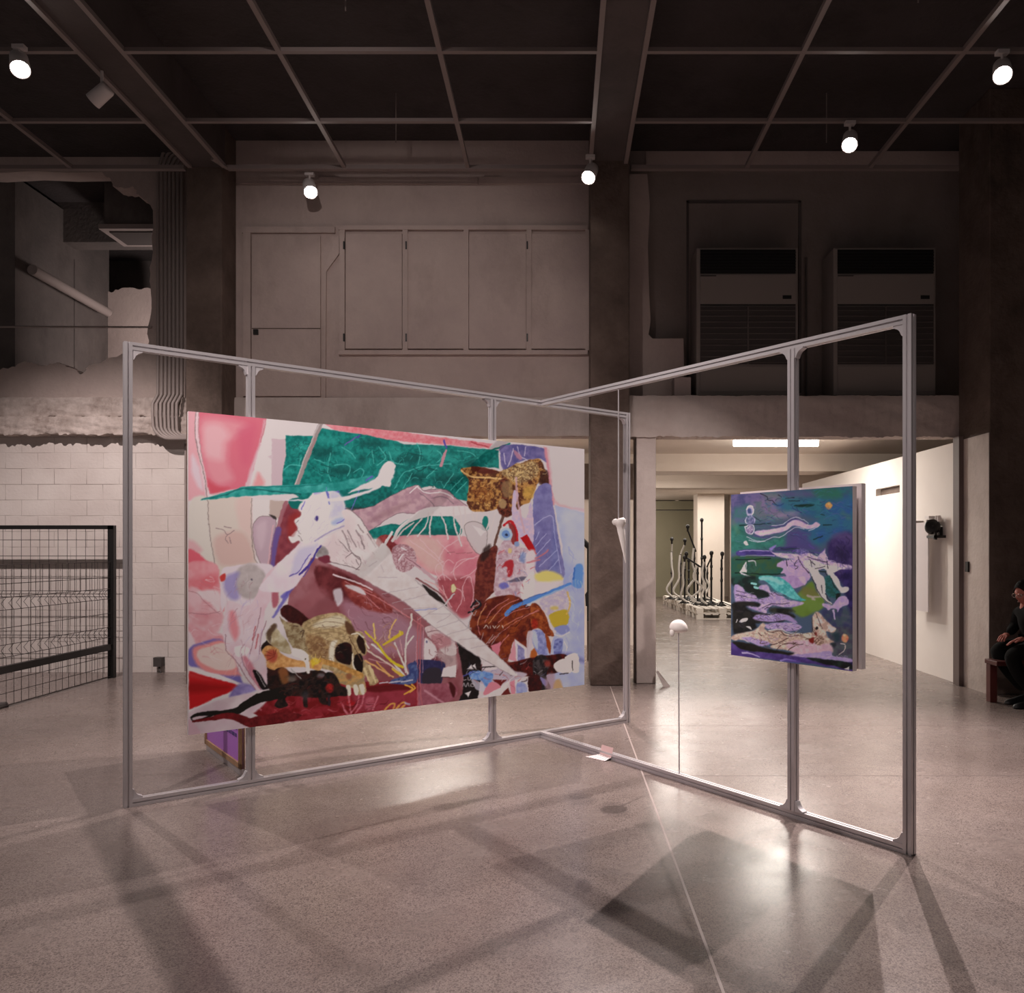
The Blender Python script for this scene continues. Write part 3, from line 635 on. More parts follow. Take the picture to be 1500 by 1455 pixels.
# ---------------- objects on the partition ----------------
X0 = 4.47
yP = lambda px: X0*FPX/(px-CX); 
def zP(py, Y): return CH-(py-CY)*Y/FPX
r = empty('hanging_sheet', (4.36, 10.1, 1.9)); tag(r, 'blank white sheet hanging off the white partition', 'sheet')
ys0, ys1 = 4.34*FPX/(1360-CX), 4.34*FPX/(1333-CX)
MB().box((4.335, ys0, zP(897, ys0)), (4.345, ys1, zP(765, ys0))).build('sheet', M['canvas'], r)
MB().box((4.345, ys0+.05, 1.83), (4.47, ys0+.08, 1.86)).box((4.345, ys1-.08, 1.83), (4.47, ys1-.05, 1.86)).build('hook', M['pipe'], r)
r = empty('wall_reel', (4.4, 9.75, 1.8)); tag(r, 'round dark reel on a black bracket above the white sheet', 'reel')
yr = 4.36*FPX/(1366-CX); zr = zP(772, yr)
q = Matrix.Translation((4.36, yr, zr)) @ Matrix.Rotation(math.radians(68), 4, 'X') @ Matrix.Rotation(-.35, 4, 'Y')
MB().lathe([(0, -.05), (.075, -.05), (.085, -.03), (.085, .04), (.07, .05), (0, .04)], 24, q).build('drum', M['black'], r)
MB().box((4.33, yr-.10, zr-.13), (4.47, yr+.09, zr-.10)).box((4.34, yr-.1, zr-.15), (4.37, yr-.07, zr-.06)).box((4.43, yr-.02, zr-.11), (4.47, yr+.02, zr)).build('bracket', M['black'], r)
MB().box((4.34, yr+.05, zr+.10), (4.45, yr+.16, zr+.13)).tube([(4.40, yr-.02, zr+.06), (4.40, yr-.02, zr+.13)], .02).tube([(4.40, yr-.08, zr+.06), (4.40, yr-.08, zr+.13)], .02).build('fitting', M['lampw'], r)
MB().box((4.456, 8.90, zP(838, 8.93)), (4.432, 8.96, zP(823, 8.93))).build('x', M['black']).name = 'switch_plate'
o = bpy.data.objects['switch_plate']; tag(o, 'small dark switch on the flank of the right column', 'switch')
# small spot on the partition works (gives the offset shadow seen there)
l = bpy.data.lights.new('reel_spot', 'SPOT'); l.energy = 210; l.spot_size = 1.2; l.spot_blend = .9; l.shadow_soft_size = .02; l.color = (1, .93, .86)
o = bpy.data.objects.new('reel_spot', l); o.location = (2.2, 12.9, 2.95); o.rotation_euler = (Vector((4.47, 10.0, 1.2))-Vector(o.location)).to_track_quat('-Z', 'Y').to_euler(); C.objects.link(o)
# ---------------- stair railing seen beside the column ----------------
r = empty('stair_railing', (.40, 11.2, 0)); tag(r, 'black metal stair railing seen between the large painting and centre column', 'railing')
def rl(px, py): return at(px, py, 11.2)
MB().tube([rl(845, 783), rl(856, 795), rl(870, 808), rl(885, 823)], .04, 8).build('handrail', M['black'], r)
MB().tube([rl(862, 801), rl(862, 1000-88)], .022, 8).build('post', M['black'], r); MB().tube([rl(867, 806), rl(867, 912)], .022, 8).build('post', M['black'], r)
MB().prism([(rl(x, y).x, rl(x, y).z) for x, y in ((857, 871), (863, 862), (871, 862), (871, 888), (858, 888))], 11.17, 11.23).build('plate', M['black'], r)
MB().box((rl(860, 0).x, 11.1, 0), (rl(869, 0).x, 11.3, rl(0, 910).z)).build('foot', M['colm'], r)
# ---------------- bench ----------------
r = empty('bench', (4.9, 8.0, 0)); tag(r, 'dark red wooden bench at the right edge under the seated person', 'bench')
o = MB().box((4.23, 7.93, .375), (6.2, 8.16, .42)).build('seat', M['redwood'], r); bevel(o, .006)
for x, y in ((4.235, 8.06), (6.1, 8.06)): bevel(MB().box((x, y, 0), (x+.07, y+.08, .375)).build('leg', M['redwood'], r), .004)
# leaning broken tile at the pier foot
c = at(975, 1000, 9.1)
thing1('floor_offcut', MB().add([(c.x-.10, 9.12, .14), (c.x-.08, 9.12, .155), (c.x+.04, 8.98, .0), (c.x-.04, 8.98, .0), (c.x-.10, 9.15, .14), (c.x-.08, 9.15, .155), (c.x+.04, 9.01, .0), (c.x-.04, 9.01, .0)], [(0,1,2,3),(4,5,6,7),(0,1,5,4),(1,2,6,5),(2,3,7,6),(3,0,4,7)]), M['pier'], 'small pale offcut leaning at the foot of the pier', 'offcut')
# ======================= PAINTINGS (pigment laid as vertex colours on the canvas) =======================
def vnoise(h, w, cell, seed, octv=3):
    r = np.random.RandomState(seed); out = np.zeros((h, w)); amp = 1; tot = 0
    for o in range(octv):
        c = max(cell/2**o, 1.2); gh, gw = int(h/c)+3, int(w/c)+3; g_ = r.rand(gh, gw)
        y = np.arange(h)/c; x = np.arange(w)/c; yi = y.astype(int); xi = x.astype(int); fy = y-yi; fx = x-xi
        fy = fy*fy*(3-2*fy); fx = fx*fx*(3-2*fx)
        a = g_[yi][:, xi]; b = g_[yi][:, xi+1]; c_ = g_[yi+1][:, xi]; d = g_[yi+1][:, xi+1]
        out += amp*((a*(1-fx)+b*fx)*(1-fy[:, None])+(c_*(1-fx)+d*fx)*fy[:, None]); tot += amp; amp *= .55
    return out/tot
class Art:
    def __init__(s, x0, y0, x1, y1, res, base):
        s.x0, s.y0, s.res = x0, y0, res; s.w, s.h = int((x1-x0)*res), int((y1-y0)*res)
        s.c = np.empty((s.h, s.w, 3)); s.c[:] = np.array([int(base[i:i+2], 16) for i in (0, 2, 4)])/255
        s.N = {c: vnoise(s.h, s.w, c*res, int(c*7)+1, 3) for c in (1.2, 2, 4, 8, 20)}
        s.o = (0, 0, 1)
    def z(s, ox, oy, k): s.o = (ox, oy, k)
    def pts(s, t):
        a = np.array([float(q) for q in t.split()]).reshape(-1, 2)
        return (np.array([s.o[0], s.o[1]])+a/s.o[2]-np.array([s.x0, s.y0]))*s.res
    @staticmethod
    def smooth(P, closed, n=5):
        k = len(P)
        if k < 3: return P
        out = []
        for i in range(k if closed else k-1):
            g_ = (lambda j: P[j % k]) if closed else (lambda j: P[min(max(j, 0), k-1)])
            a, b, c, d = g_(i-1), g_(i), g_(i+1), g_(i+2)
            for q in range(n):
                t = q/n; out.append(.5*((2*b)+(c-a)*t+(2*a-5*b+4*c-d)*t*t+(3*b-a-3*c+d)*t**3))
        if not closed: out.append(P[-1])
        return np.array(out)
    def blend(s, sl, m, h, nz):
        c = np.array([int(h[i:i+2], 16) for i in (0, 2, 4)])/255; col = np.broadcast_to(c, m.shape+(3,))
        if nz:
            h2, cell, k = nz; c2 = np.array([int(h2[i:i+2], 16) for i in (0, 2, 4)])/255
            f = np.clip((s.N[cell][sl]-.5)*k+.5, 0, 1)[..., None]; col = c*(1-f)+c2*f
        s.c[sl] = s.c[sl]*(1-m[..., None])+col*m[..., None]
    def dist(s, P, closed, pad, wt=None):
        x0, y0 = np.floor(P.min(0)-pad).astype(int); x1, y1 = np.ceil(P.max(0)+pad).astype(int)
        x0, y0 = max(x0, 0), max(y0, 0); x1, y1 = min(x1, s.w), min(y1, s.h)
        if x1 <= x0 or y1 <= y0: return None
        sl = (slice(y0, y1), slice(x0, x1)); X, Y = np.meshgrid(np.arange(x0, x1)+.5, np.arange(y0, y1)+.5)
        wx = (s.N[4][sl]-.5)*2.2*s.res; wy = (s.N[8][sl]-.5)*2.2*s.res; X = X+wx; Y = Y+wy
        D = np.full(X.shape, 1e9); ins = np.zeros(X.shape, bool); n = len(P)
        for i in range(n if closed else n-1):
            a = P[i]; b = P[(i+1) % n]; ab = b-a; L = ab@ab+1e-9
            t = np.clip(((X-a[0])*ab[0]+(Y-a[1])*ab[1])/L, 0, 1)
            d = np.hypot(X-a[0]-t*ab[0], Y-a[1]-t*ab[1])
            if wt is not None: d = d-(wt[0]+(wt[1]-wt[0])*(i+t)/(n-1))*.5
            D = np.minimum(D, d)
            if closed:
                cnd = ((a[1] > Y) != (b[1] > Y)); ins ^= cnd & (X < (b[0]-a[0])*(Y-a[1])/(b[1]-a[1]+1e-12)+a[0])
        return sl, D, ins
    def p(s, h, t, a=1, b=.7, n=None, sh=0, line=None):
        P = s.pts(t); P = P if sh else s.smooth(P, True); bl = b*s.res
        r = s.dist(P, True, bl*1.5+3)
        if r is None: return
        sl, D, ins = r; m = np.clip(.5+np.where(ins, D, -D)/(2*bl), 0, 1)*a; s.blend(sl, m, h, n)
        if line: m = np.clip(.5+(line[1]*s.res*.5-D)/s.res, 0, 1)*.8; s.blend(sl, m, line[0], None)
    def s(s, h, t, w=1, a=1, b=.5, n=None, sh=0):
        P = s.pts(t); P = P if sh else s.smooth(P, False); w = w if isinstance(w, tuple) else (w, w); w = (w[0]*s.res, w[1]*s.res); bl = b*s.res
        r = s.dist(P, False, max(w)/2+bl+3, w)
        if r is None: return
        sl, D, _ = r; s.blend(sl, np.clip(.5-D/(2*bl), 0, 1)*a, h, n)
    def e(s, h, x, y, rx, ry, a=1, b=.7, n=None, rot=0):
        t = ' '.join('%f %f' % (x+rx*math.cos(q)*math.cos(rot)-ry*math.sin(q)*math.sin(rot), y+rx*math.cos(q)*math.sin(rot)+ry*math.sin(q)*math.cos(rot)) for q in np.linspace(0, 2*math.pi, 17)[:-1])
        s.p(h, t, a, b, n)
    def ss(s, h, L, w=1, a=1, b=.5):
        for t in L.split(';'): s.s(h, t, w, a, b)
def scat(A, cols, x, y, rx, ry, n, L, w, ang, sp=.6, seed=1, a=.7):  # loose brush marks inside an oval
    r = random.Random(seed)
    for _ in range(n):
        t, q = r.uniform(0, 6.283), math.sqrt(r.random()); px, py = x+rx*q*math.cos(t), y+ry*q*math.sin(t); g_ = ang+r.uniform(-sp, sp); l = L*r.uniform(.5, 1.4); b_ = r.uniform(-.3, .3)*l
        A.s(r.choice(cols), '%f %f %f %f %f %f' % (px, py, px+l*.5*math.cos(g_)-b_*math.sin(g_), py+l*.5*math.sin(g_)+b_*math.cos(g_), px+l*math.cos(g_), py+l*math.sin(g_)), (w*r.uniform(.7, 1.4), w*.4), a*r.uniform(.5, 1), .4)
def big_art():
    A = Art(268, 592, 868, 1084, 1.6, 'ddd0d0'); p, s, e, ss = A.p, A.s, A.e, A.ss
    # --- upper left tile
    A.z(270, 590, 5)
    p('e2a5ac', '0 20 90 20 95 300 150 560 160 700 0 720', b=2, sh=1); p('dfc5cc', '60 380 110 480 140 640 90 600 50 480', b=3)
    p('d86f80', '105 40 615 90 575 260 510 480 440 620 185 668 150 500 100 250', sh=1, b=1)
    p('de8f99', '130 120 300 120 480 180 400 240 330 300 320 450 360 560 250 600 170 520 130 300', b=6)
    p('e3adb2', '150 170 260 160 330 240 290 300 280 400 250 420 160 390 140 280', b=6)
    p('d3637a', '400 200 520 160 500 350 470 450 420 440 400 300', a=.8, b=6); p('d0505e', '170 560 240 610 330 625 200 665', a=.8, b=3)
    s('e6c6ca', '98 30 88 200 120 420 165 680', 4); s('8b7573', '86 30 78 200 95 330 150 560 165 720', 1.1); s('a88f8d', '108 60 108 250 135 430', .7)
    s('d9b6bd', '590 130 560 290 500 470 455 640', (2, 6), b=2); s('c06068', '604 110 560 290', 1)
    p('ddd0ce', '605 105 970 150 900 430 740 620 490 640 520 430 575 250', sh=1, b=1); p('e09a9c', '545 510 585 600 500 640 520 560', b=3)
    p('cdb3b9', '640 265 740 268 745 400 722 610 638 610', sh=1, b=.6); p('d2bcc0', '610 395 645 380 645 415', sh=1)
    p('d8ccc2', '40 735 165 700 185 950 225 1200 100 1110 30 1060', b=2); p('d99aa2', '30 1000 130 1080 30 1120', a=.7, b=3)
    p('d8606f', '20 1080 110 1110 240 1260 20 1260', b=1.5); 
    p('d6c6bb', '165 700 490 690 495 950 520 1150 560 1260 240 1260 200 1050 180 900', sh=1, b=.8)
    p('ddb8b2', '380 720 490 700 495 1000 450 960 400 900', a=.6, b=4); p('d0aaa2', '220 1000 380 940 470 1000 510 1160 400 1190 260 1180', a=.8, b=4)
    s('8f7b76', '170 700 185 950 225 1190 240 1260', 1.1); s('8f7b76', '495 700 492 950 520 1150 600 1240', 1.1)
    ss('85686d', '230 920 290 935 315 965 362 940;290 905 345 920;315 965 300 1000 322 1030;330 985 342 1030', .8)
    p('dfd3d0', '500 705 745 712 700 850 505 880', sh=1); p('b9a196', '625 712 745 712 715 860 625 825', sh=1, a=.8)
    p('bfa2ad', '503 900 550 840 620 835 670 860 655 1000 630 1130 610 1230 545 1150 508 1030', b=.6, line=('7a6464', .9)); p('d3b9c0', '530 900 600 870 590 1000 560 1080 530 1000', a=.6, b=3)
    p('403635', '620 820 665 835 672 858 640 842', b=.6)
    p('7e3540', '760 740 880 760 850 900 780 980 850 1030 740 1180 640 1260 600 1260 650 1130 700 900', n=('98474f', 8, 2)); p('9c2f2c', '760 850 830 800 850 880 790 980 760 1010', a=.7, b=3)
    p('a0606a', '650 1230 680 1000 720 850 760 730 730 730 690 850 640 1050 620 1230', a=.9); s('6d5592', '690 930 660 1060 645 1200', (9, 6), b=1.5); s('d6abb0', '650 900 622 1100 612 1230', 2)
    # teal field (absolute pixels)
    A.z(0, 0, 1)
    tl = ('0c6c66', 4, 3.2)
    p('1c8a80', '418 638 459 639 472 627 500 632 540 637 576 645 592 651 660 653 730 660 731 686 700 684 690 700 690 735 660 730 636 712 612 716 590 724 575 745 520 745 440 730 414 712 414 690 419 668', n=tl, sh=1)
    for (x, y, rx, ry) in ((470, 663, 20, 8), (545, 650, 18, 5), (500, 690, 22, 6), (600, 672, 20, 6), (655, 702, 24, 7), (610, 700, 14, 8), (690, 690, 10, 18), (525, 742, 40, 8), (530, 672, 6, 5)): e('073f3e', x, y, rx, ry, a=.55, b=4)
    for (x, y, rx, ry) in ((440, 655, 12, 8), (424, 690, 6, 5), (575, 662, 15, 8), (630, 663, 16, 8), (480, 645, 16, 6), (510, 665, 8, 8), (660, 672, 14, 6)): e('3db3a6', x, y, rx, ry, a=.45, b=4)
    tq = ['5cc4b8', '0a4a48', '0a4a48', '3fb0a4', '083a3a']
    for i, (x, y, rx, ry) in enumerate(((440, 665, 18, 20), (510, 660, 40, 22), (570, 665, 40, 14), (620, 680, 40, 22), (690, 685, 30, 18), (655, 712, 24, 10), (480, 690, 26, 14))): scat(A, tq, x, y, rx, ry, 26, 9, 1.1, i*.7, 1.2, i+1)
    ss('5cc4b8', '416 688 425 681 442 683;438 683 441 670;484 664 480 690 485 705;490 682 505 680 513 686 509 698;518 692 528 686 533 692 528 702;460 672 475 678;500 655 515 664 520 672;545 660 548 680;555 655 565 670 552 682;570 662 575 676 590 680;610 650 616 664 612 680;640 660 648 668 640 678;600 690 620 683 660 680;625 700 640 686;650 715 664 694;660 718 678 700;668 722 684 706;578 716 590 694 600 690;590 716 604 694;670 660 690 664 700 672', 1.3, .8)
    ss('0a4a48', '470 680 484 685;470 690 482 694;605 685 615 690 625 684;628 686 640 690;600 664 620 668', 1.4, .8)
    s('147a70', '747 650 720 660 680 678 640 692', (2.5, 1.5)); p('de7680', '474 620 560 628 640 640 722 650 716 657 660 652 610 649 576 645 530 636 490 630', sh=1, n=('e69aa0', 4, 2)); s('c44a55', '690 648 715 655', 2)
    s('5a4aa8', '650 645 654 656', 2.5); s('c98f9a', '653 660 646 682', (3, 5)); s('6d5ba8', '522 640 505 652', 1.5); s('504e9a', '527 638 524 641', 3)
    A.z(270, 590, 5)
    s('a08f8d', '1000 150 940 300 890 430 820 610', (7, 6)); s('c8bbb8', '985 160 925 300 880 410 812 600', 1.6); s('b56a6e', '960 260 910 400', 1.2, .7)
    A.z(0, 0, 1)
    p('0c5c58', '500 730 545 712 572 718 575 730 545 742 510 744', n=('147a72', 4, 3)); p('1a1c1f', '506 748 530 752 550 748 520 742', a=.5, b=2)
    # mauve drapery, arch
    p('b78d9a', '510 752 545 742 570 728 608 711 620 718 634 717 655 718 668 730 684 741 684 745 640 742 610 752 585 752 562 764 545 776 525 780', n=('cda8ae', 8, 3), line=('6e4f57', .7))
    p('9a7077', '540 762 570 745 600 735 590 745 560 760', a=.5, b=3); ss('efe0e2', '611 713 625 722 650 722 664 730;600 722 612 712', 1.6); ss('77606a', '615 722 632 736 636 742;632 730 650 728 664 738', 1, .8)
    p('1e8a80', '540 778 575 768 590 775 580 784 545 790', n=tl); p('1d8a80', '575 786 588 768 610 757 640 752 664 758 672 786', n=tl); p('0d5550', '596 780 660 776 668 786 590 788', a=.6, b=3); p('167e74', '708 758 714 758 715 775 706 776')
    p('7a2a2c', '552 790 574 784 580 800 572 830 556 822', n=('a84a48', 4, 2)); p('8d363c', '570 790 595 786 610 800 600 812 580 806')
    # pink half disc
    p('dc8a96', '578 786 672 785 690 795 702 812 706 830 703 858 694 884 690 900 676 905 660 890 645 870 640 845 625 838 605 822 592 806', n=('e4a5ab', 8, 2.2)); p('ddc0b4', '590 790 640 790 650 830 636 838 612 822', a=.7, b=6); p('d06a7c', '655 800 700 815 700 830 680 850 655 830', a=.5, b=6)
    p('b05058', '640 850 660 846 690 850 697 870 690 898 676 905 660 892 650 872', a=.8, b=4, n=('92323c', 8, 2))
    ss('ecc5c9', '645 850 638 838 640 828 650 822;652 850 648 835 655 820 665 825;668 850 664 838 672 822 695 818;675 848 690 840 700 830;680 880 678 860 688 845 694 870 690 888;660 850 648 842 640 850;600 792 640 820 650 836;615 790 650 825;640 792 660 812;672 790 650 805 642 822;700 815 680 822 660 840;664 860 676 866 676 880 668 896;648 858 655 880 662 890', 1.1, .85)
    ss('b0626c', '655 810 666 809;668 811 682 810;684 811 692 810;697 809 703 812', 1.3, .7); p('e4d6a8', '661 858 666 856 668 864 662 868', b=.4, line=('b09050', .5))
    ss('eadcdc', '575 792 590 770 618 756 660 750 700 748', (4, 7)); p('e8dada', '600 760 620 745 648 742 690 742 700 750 660 756 625 756')
    for t in ('634 750 630 770 630 786', '628 752 624 770 612 786', '645 752 652 768 656 790', '664 744 666 770 676 800', '672 742 676 765 672 790', '690 746 694 762 700 776 696 800', '702 746 698 762 704 790', '714 744 716 765 708 785 703 800', '726 746 722 765 716 785 705 808', '740 746 735 765 724 790 714 808', '748 750 738 775 730 795', '618 760 604 776 596 786', '606 766 592 776 580 790', '680 742 682 760 676 786'): s('e0d2d0', t, 2.2)
    p('d5c6c6', '680 770 700 765 714 782 706 812 690 800', a=.9, line=('6a5a5a', .7)); p('e6dadb', '692 770 712 778 704 786', sh=1)
    # dark red-brown trunk
    p('5e2320', '700 820 715 806 728 800 732 830 728 860 700 890 694 884', n=('7f3a2e', 4, 3)); s('6b4a40', '742 742 735 762 724 800', (5, 3)); p('2a1a18', '708 805 718 798 716 815 704 822', b=2, a=.8)
    # tree bark
    bn = ('5b2e1c', 4, 4)
    p('c08a4c', '674 688 692 684 712 686 730 690 738 688 752 680 764 678 780 672 788 672 795 678 801 695 808 698 808 706 798 711 790 706 784 716 776 735 765 740 758 748 750 752 738 742 720 748 700 750 690 748 684 735 686 715 686 702', n=bn)
    p('e0c48c', '735 690 760 680 782 676 790 690 780 702 758 708 742 700', a=.8, b=2, n=('8a6a48', 2, 4)); s('e4b878', '676 690 690 698 715 700 738 702', 2.6); p('5a2018', '690 684 712 686 728 692 705 694', a=.9, b=1); e('c98a40', 706, 722, 16, 14, .5, 4, n=('7a3818', 2, 4)); e('d8a850', 775, 722, 9, 10, .8, 2)
    p('3c1712', '732 705 744 704 745 740 752 752 740 758 728 745 735 730', n=('7a3a28', 2, 3), b=1); p('a08058', '735 708 748 706 750 725 738 728', a=.7, b=1.5); e('c0a070', 736, 738, 6, 7, .8, 1); p('3a1812', '798 690 808 694 810 704 800 712 788 706', a=.8, b=1.5)
    scat(A, ['f0d8a0', '3a1810', 'a86830'], 765, 690, 34, 14, 50, 7, 1.2, 1.0, 1.5, 5); scat(A, ['f0c880', '2c120c', '8a4820'], 712, 722, 20, 22, 50, 6, 1.2, 1.2, 1.6, 6)
    # purple column and cream corner
    p('7f74a8', '737 652 796 657 802 678 790 672 762 676 738 688 733 668', n=('5c5590', 8, 2.5)); ss('ded0e0', '738 664 740 680;752 658 748 672 744 684;770 655 768 668;758 655 762 668 772 674', 1.4, .8); p('c8889a', '752 660 764 668 762 674 756 670', a=.8)
    p('dc8f9c', '796 655 802 657 812 740 806 740 804 700', b=1.2, sh=1)
    p('ddd0cf', '801 656 858 658 858 750 815 742 808 712', sh=1); s('dfa3ac', '802 660 806 690 812 735 855 748', 2.5, .7, 2)
    p('c3c6e4', '812 740 858 752 860 1008 790 1016 800 960 826 900 824 800', sh=1, n=('aab0dc', 20, 2)); p('d5d4ea', '825 755 858 755 858 830 832 820', a=.6, b=6)
    p('736ca6', '781 735 790 712 806 710 810 740 820 800 826 846 790 842 781 810', n=('8b86b8', 8, 2)); ss('c5c0e0', '783 770 795 760 809 757 812 780 822 840;785 790 790 780;784 800 800 782;786 812 806 790;790 830 816 806;800 840 818 820', 1.2, .8); p('4f78c0', '806 838 812 760 820 840', a=.15, b=4)
    p('dfc1d0', '752 720 760 725 756 742 770 760 778 735 782 790 772 800 760 790 750 760', n=('c9b6d4', 4, 2)); s('d9aeb8', '756 700 758 730 768 780', 3, .8)
    # face cluster
    p('dcc5cc', '728 808 742 790 760 800 780 812 784 860 772 884 758 882 740 880 724 868 726 835', n=('c4a0ac', 4, 2.5))
    s('c8202a', '738 770 748 764 755 776 757 792', (3, 5)); p('8e2c2c', '744 766 754 772 756 795 750 796 746 775', a=.9); p('b8141c', '762 788 772 783 780 796 786 812 778 812', sh=1, b=.5)
    e('b9cbe8', 741, 783, 9.5, 9.5); e('6f94cf', 741, 783, 6, 6, a=.9); e('26304f', 742, 784, 2, 2); e('8fa0c8', 757, 797, 4, 4)
    e('7c92c4', 767, 817, 7, 8, a=.8, b=1.5); p('b83038', '735 832 742 822 752 822 750 842 744 844 742 830', b=1); e('e2c88a', 747, 807, 3, 4); p('e8d4d8', '770 812 784 808 782 840 772 846', b=2)
    e('6f6cc0', 738, 858, 7, 5, a=.9, b=1.5); p('6d6478', '744 852 758 846 774 846 764 852', b=1); ss('d07880', '784 818 796 812 803 806;772 824 790 820;730 812 738 806', 2.4, .8); p('e8dcdc', '762 862 776 840 784 842 782 872 768 884', b=1)
    # horse / brown body
    p('5a1c16', '690 905 700 890 712 880 728 874 748 872 762 876 775 888 786 884 800 905 806 930 800 930 788 920 778 925 774 945 770 960 760 950 752 940 745 965 738 975 730 970 722 955 700 950 688 930', n=('8a3c22', 8, 3))
    p('a04a20', '735 895 755 888 770 895 762 920 750 938 740 970 734 965 735 935', a=.75, b=3, n=('7a2c18', 4, 3)); p('b05a2c', '778 885 795 895 806 920 812 932 802 930 790 920 778 918', n=('7a3018', 4, 3)); e('b01818', 783, 914, 5, 7, a=.6, b=2)
    p('a04820', '800 928 806 940 806 958 802 950 798 935'); p('b86028', '778 955 786 950 786 970 778 970', b=1)
    ss('d98888', '703 930 700 910 712 884;710 912 722 892 745 878;718 912 736 890 760 878;730 912 748 898 775 890;737 918 760 905 790 895;715 942 750 915 788 894;728 950 745 930', 1.1, .9); ss('d09a58', '700 915 704 900 712 888;716 914 726 902', 1, .9); ss('b9adb4', '712 944 722 930;716 942 725 932;720 944 732 928;705 938 708 928', .9, .9)
    ss('e8dccf', '709 920 712 916 715 920;718 917 718 920;722 917 724 920 726 917;728 920 732 917;735 917 737 920', 1.1)
    ss('201c20', '690 890 698 880 704 886 694 894;686 898 694 896', 2.6); ss('b8aeb4', '696 878 702 884 694 888;690 896 694 902 698 896', 1); s('a9a0a4', '690 905 686 918 690 922', 1.2)
    # blue arm, bottle, yellow
    p('dfd0cf', '790 880 812 868 832 865 834 890 830 905 815 908 800 900', n=('c4b4cc', 4, 2)); p('e8d57c', '784 842 800 836 820 842 823 850 805 854 788 852', b=2); p('ead9dc', '782 856 800 852 822 852 800 868 784 872', a=.8, b=2)
    p('c9ad38', '806 900 830 894 832 914 814 920 806 910', b=.8); s('e0b860', '831 868 835 885 830 900', 2.5, .9); e('d8c060', 812, 891, 6, 3, .8, 1.5)
    s('5c8fdc', '742 900 752 890 775 880 800 870 835 856', (7, 5)); s('3a62b0', '752 888 775 876 800 868', 1.5, .8); s('b4c8ee', '770 888 800 872 836 858', 1.6, .8); p('6a98e0', '838 855 842 830 850 826 854 832 853 858 846 862 838 858', b=1); s('3f6fc0', '842 832 840 848', 2)
    ss('e4dcea', '812 930 822 932 834 926;826 940 830 950 824 962 816 965', 1.6, .9); p('8f94c8', '812 920 830 916 834 924 822 930', b=1); p('a7abd6', '776 928 788 922 798 930 802 958 796 964 784 952', n=('8084c0', 4, 2)); p('d4d8ec', '778 926 786 926 788 950 782 945', a=.8, b=1); p('9ca4d4', '812 940 824 936 822 958 812 962', n=('5d62a8', 4, 2)); p('5e5e9c', '812 958 832 956 856 966 854 972 830 966', a=.6, b=3)
    scat(A, ['3a100c', 'c06a30', '2c0c0a'], 750, 905, 40, 26, 46, 12, 1.1, 2.4, .5, 7); scat(A, ['8890c8', 'c84850', 'f4e8ee', '9a6070'], 755, 835, 24, 36, 46, 7, 1.2, 1.2, 1.6, 8); scat(A, ['eef0fa', '9098d0'], 838, 880, 16, 90, 24, 16, 1.6, 1.5, .5, 9, .4)
    # lower right
    p('dd7f90', '718 946 734 940 732 955 728 965', sh=1); p('e09aa6', '745 966 754 936 756 970', sh=1); p('e5d9e0', '754 936 772 950 774 968 757 970', sh=1); p('7f79ac', '758 944 768 952 769 968 758 968', sh=1, n=('a9a4cc', 4, 2)); p('d8c8d0', '772 930 780 925 778 950 772 966', a=.9)
    p('591612', '745 972 790 962 826 958 830 966 832 976 818 985 790 990 756 990 748 984', n=('2c0e0e', 4, 3)); p('201a1c', '782 965 796 960 806 972 800 990 806 1010 790 1018 776 1014 780 990', n=('4d4446', 4, 3)); e('b03a30', 802, 972, 5, 5, .7, 2); p('6e241c', '700 950 712 955 745 970 755 970 745 975 710 964', a=.9, b=1)
    p('ece2de', '811 974 822 966 838 966 838 984 822 986 814 982', b=.6); p('ece6e0', '828 962 846 958 848 984 838 984 838 970 830 968', b=.6); ss('2a2022', '838 968 839 982;820 988 832 986', 1.2)
    p('c9b7c4', '690 975 760 984 770 990 740 1000 700 1000', b=1); p('6a1c1c', '706 965 740 970 756 984 742 988 712 980', a=.0)
    p('14100f', '667 935 700 955 706 975 700 1026 670 1030', sh=1, n=('241a1a', 4, 2)); p('e8d8d8', '712 968 726 972 728 980 712 982 706 976', a=.95); ss('302628', '692 978 735 976;712 968 722 966', 1.6)
    p('5f88cc', '688 984 712 984 722 988 720 1000 712 1010 706 998 690 995', n=('8fb0e4', 4, 2)); p('d6cfe0', '690 996 704 1000 714 1010 700 1012', a=.8)
    p('6e1c1c', '722 996 742 996 732 1006', sh=1); p('e08a98', '716 1002 726 1000 734 1008 722 1018 708 1018', b=.6); p('ecdfe0', '735 1006 758 986 748 996 734 1020 705 1022', sh=1); p('6e2420', '734 1018 744 1008 750 1020', sh=1); p('e08f9e', '746 1000 754 996 755 1022 750 1022', sh=1); p('e5dae2', '754 996 774 998 774 1018 756 1020', sh=1); p('8c93cc', '757 1002 768 1000 772 1016 758 1018', b=1, n=('b8bce0', 4, 2)); p('4a1414', '774 992 790 990 792 1014 776 1016', n=('2a1012', 4, 2)); p('d0a060', '812 998 820 996 824 1010 810 1012', a=.8, b=1.5); p('9a8cc4', '792 992 802 998 800 1006 794 1000', a=.9); p('b89098', '800 990 812 988 810 1010 800 1010', a=.7, b=2)
    ss('cfc4c8', '678 990 678 996 683 996;685 992 686 996 689 996 690 992', 1.1, .9); ss('cfc4c8', '678 1006 679 1001 682 1006 685 1001 687 1006;690 1002 694 1002 694 1006 690 1006 690 1002', 1.1, .9)
    p('e8e0e2', '684 980 690 974 694 981 ', sh=1); p('e8e0e2', '692 976 696 973 698 981', sh=1); p('e8e0e2', '681 1015 690 1013 686 1022', sh=1); ss('5a5cb0', '668 996 680 990 692 984', 1.6, .9); s('5a60b0', '655 1029 690 1026', 1.5)
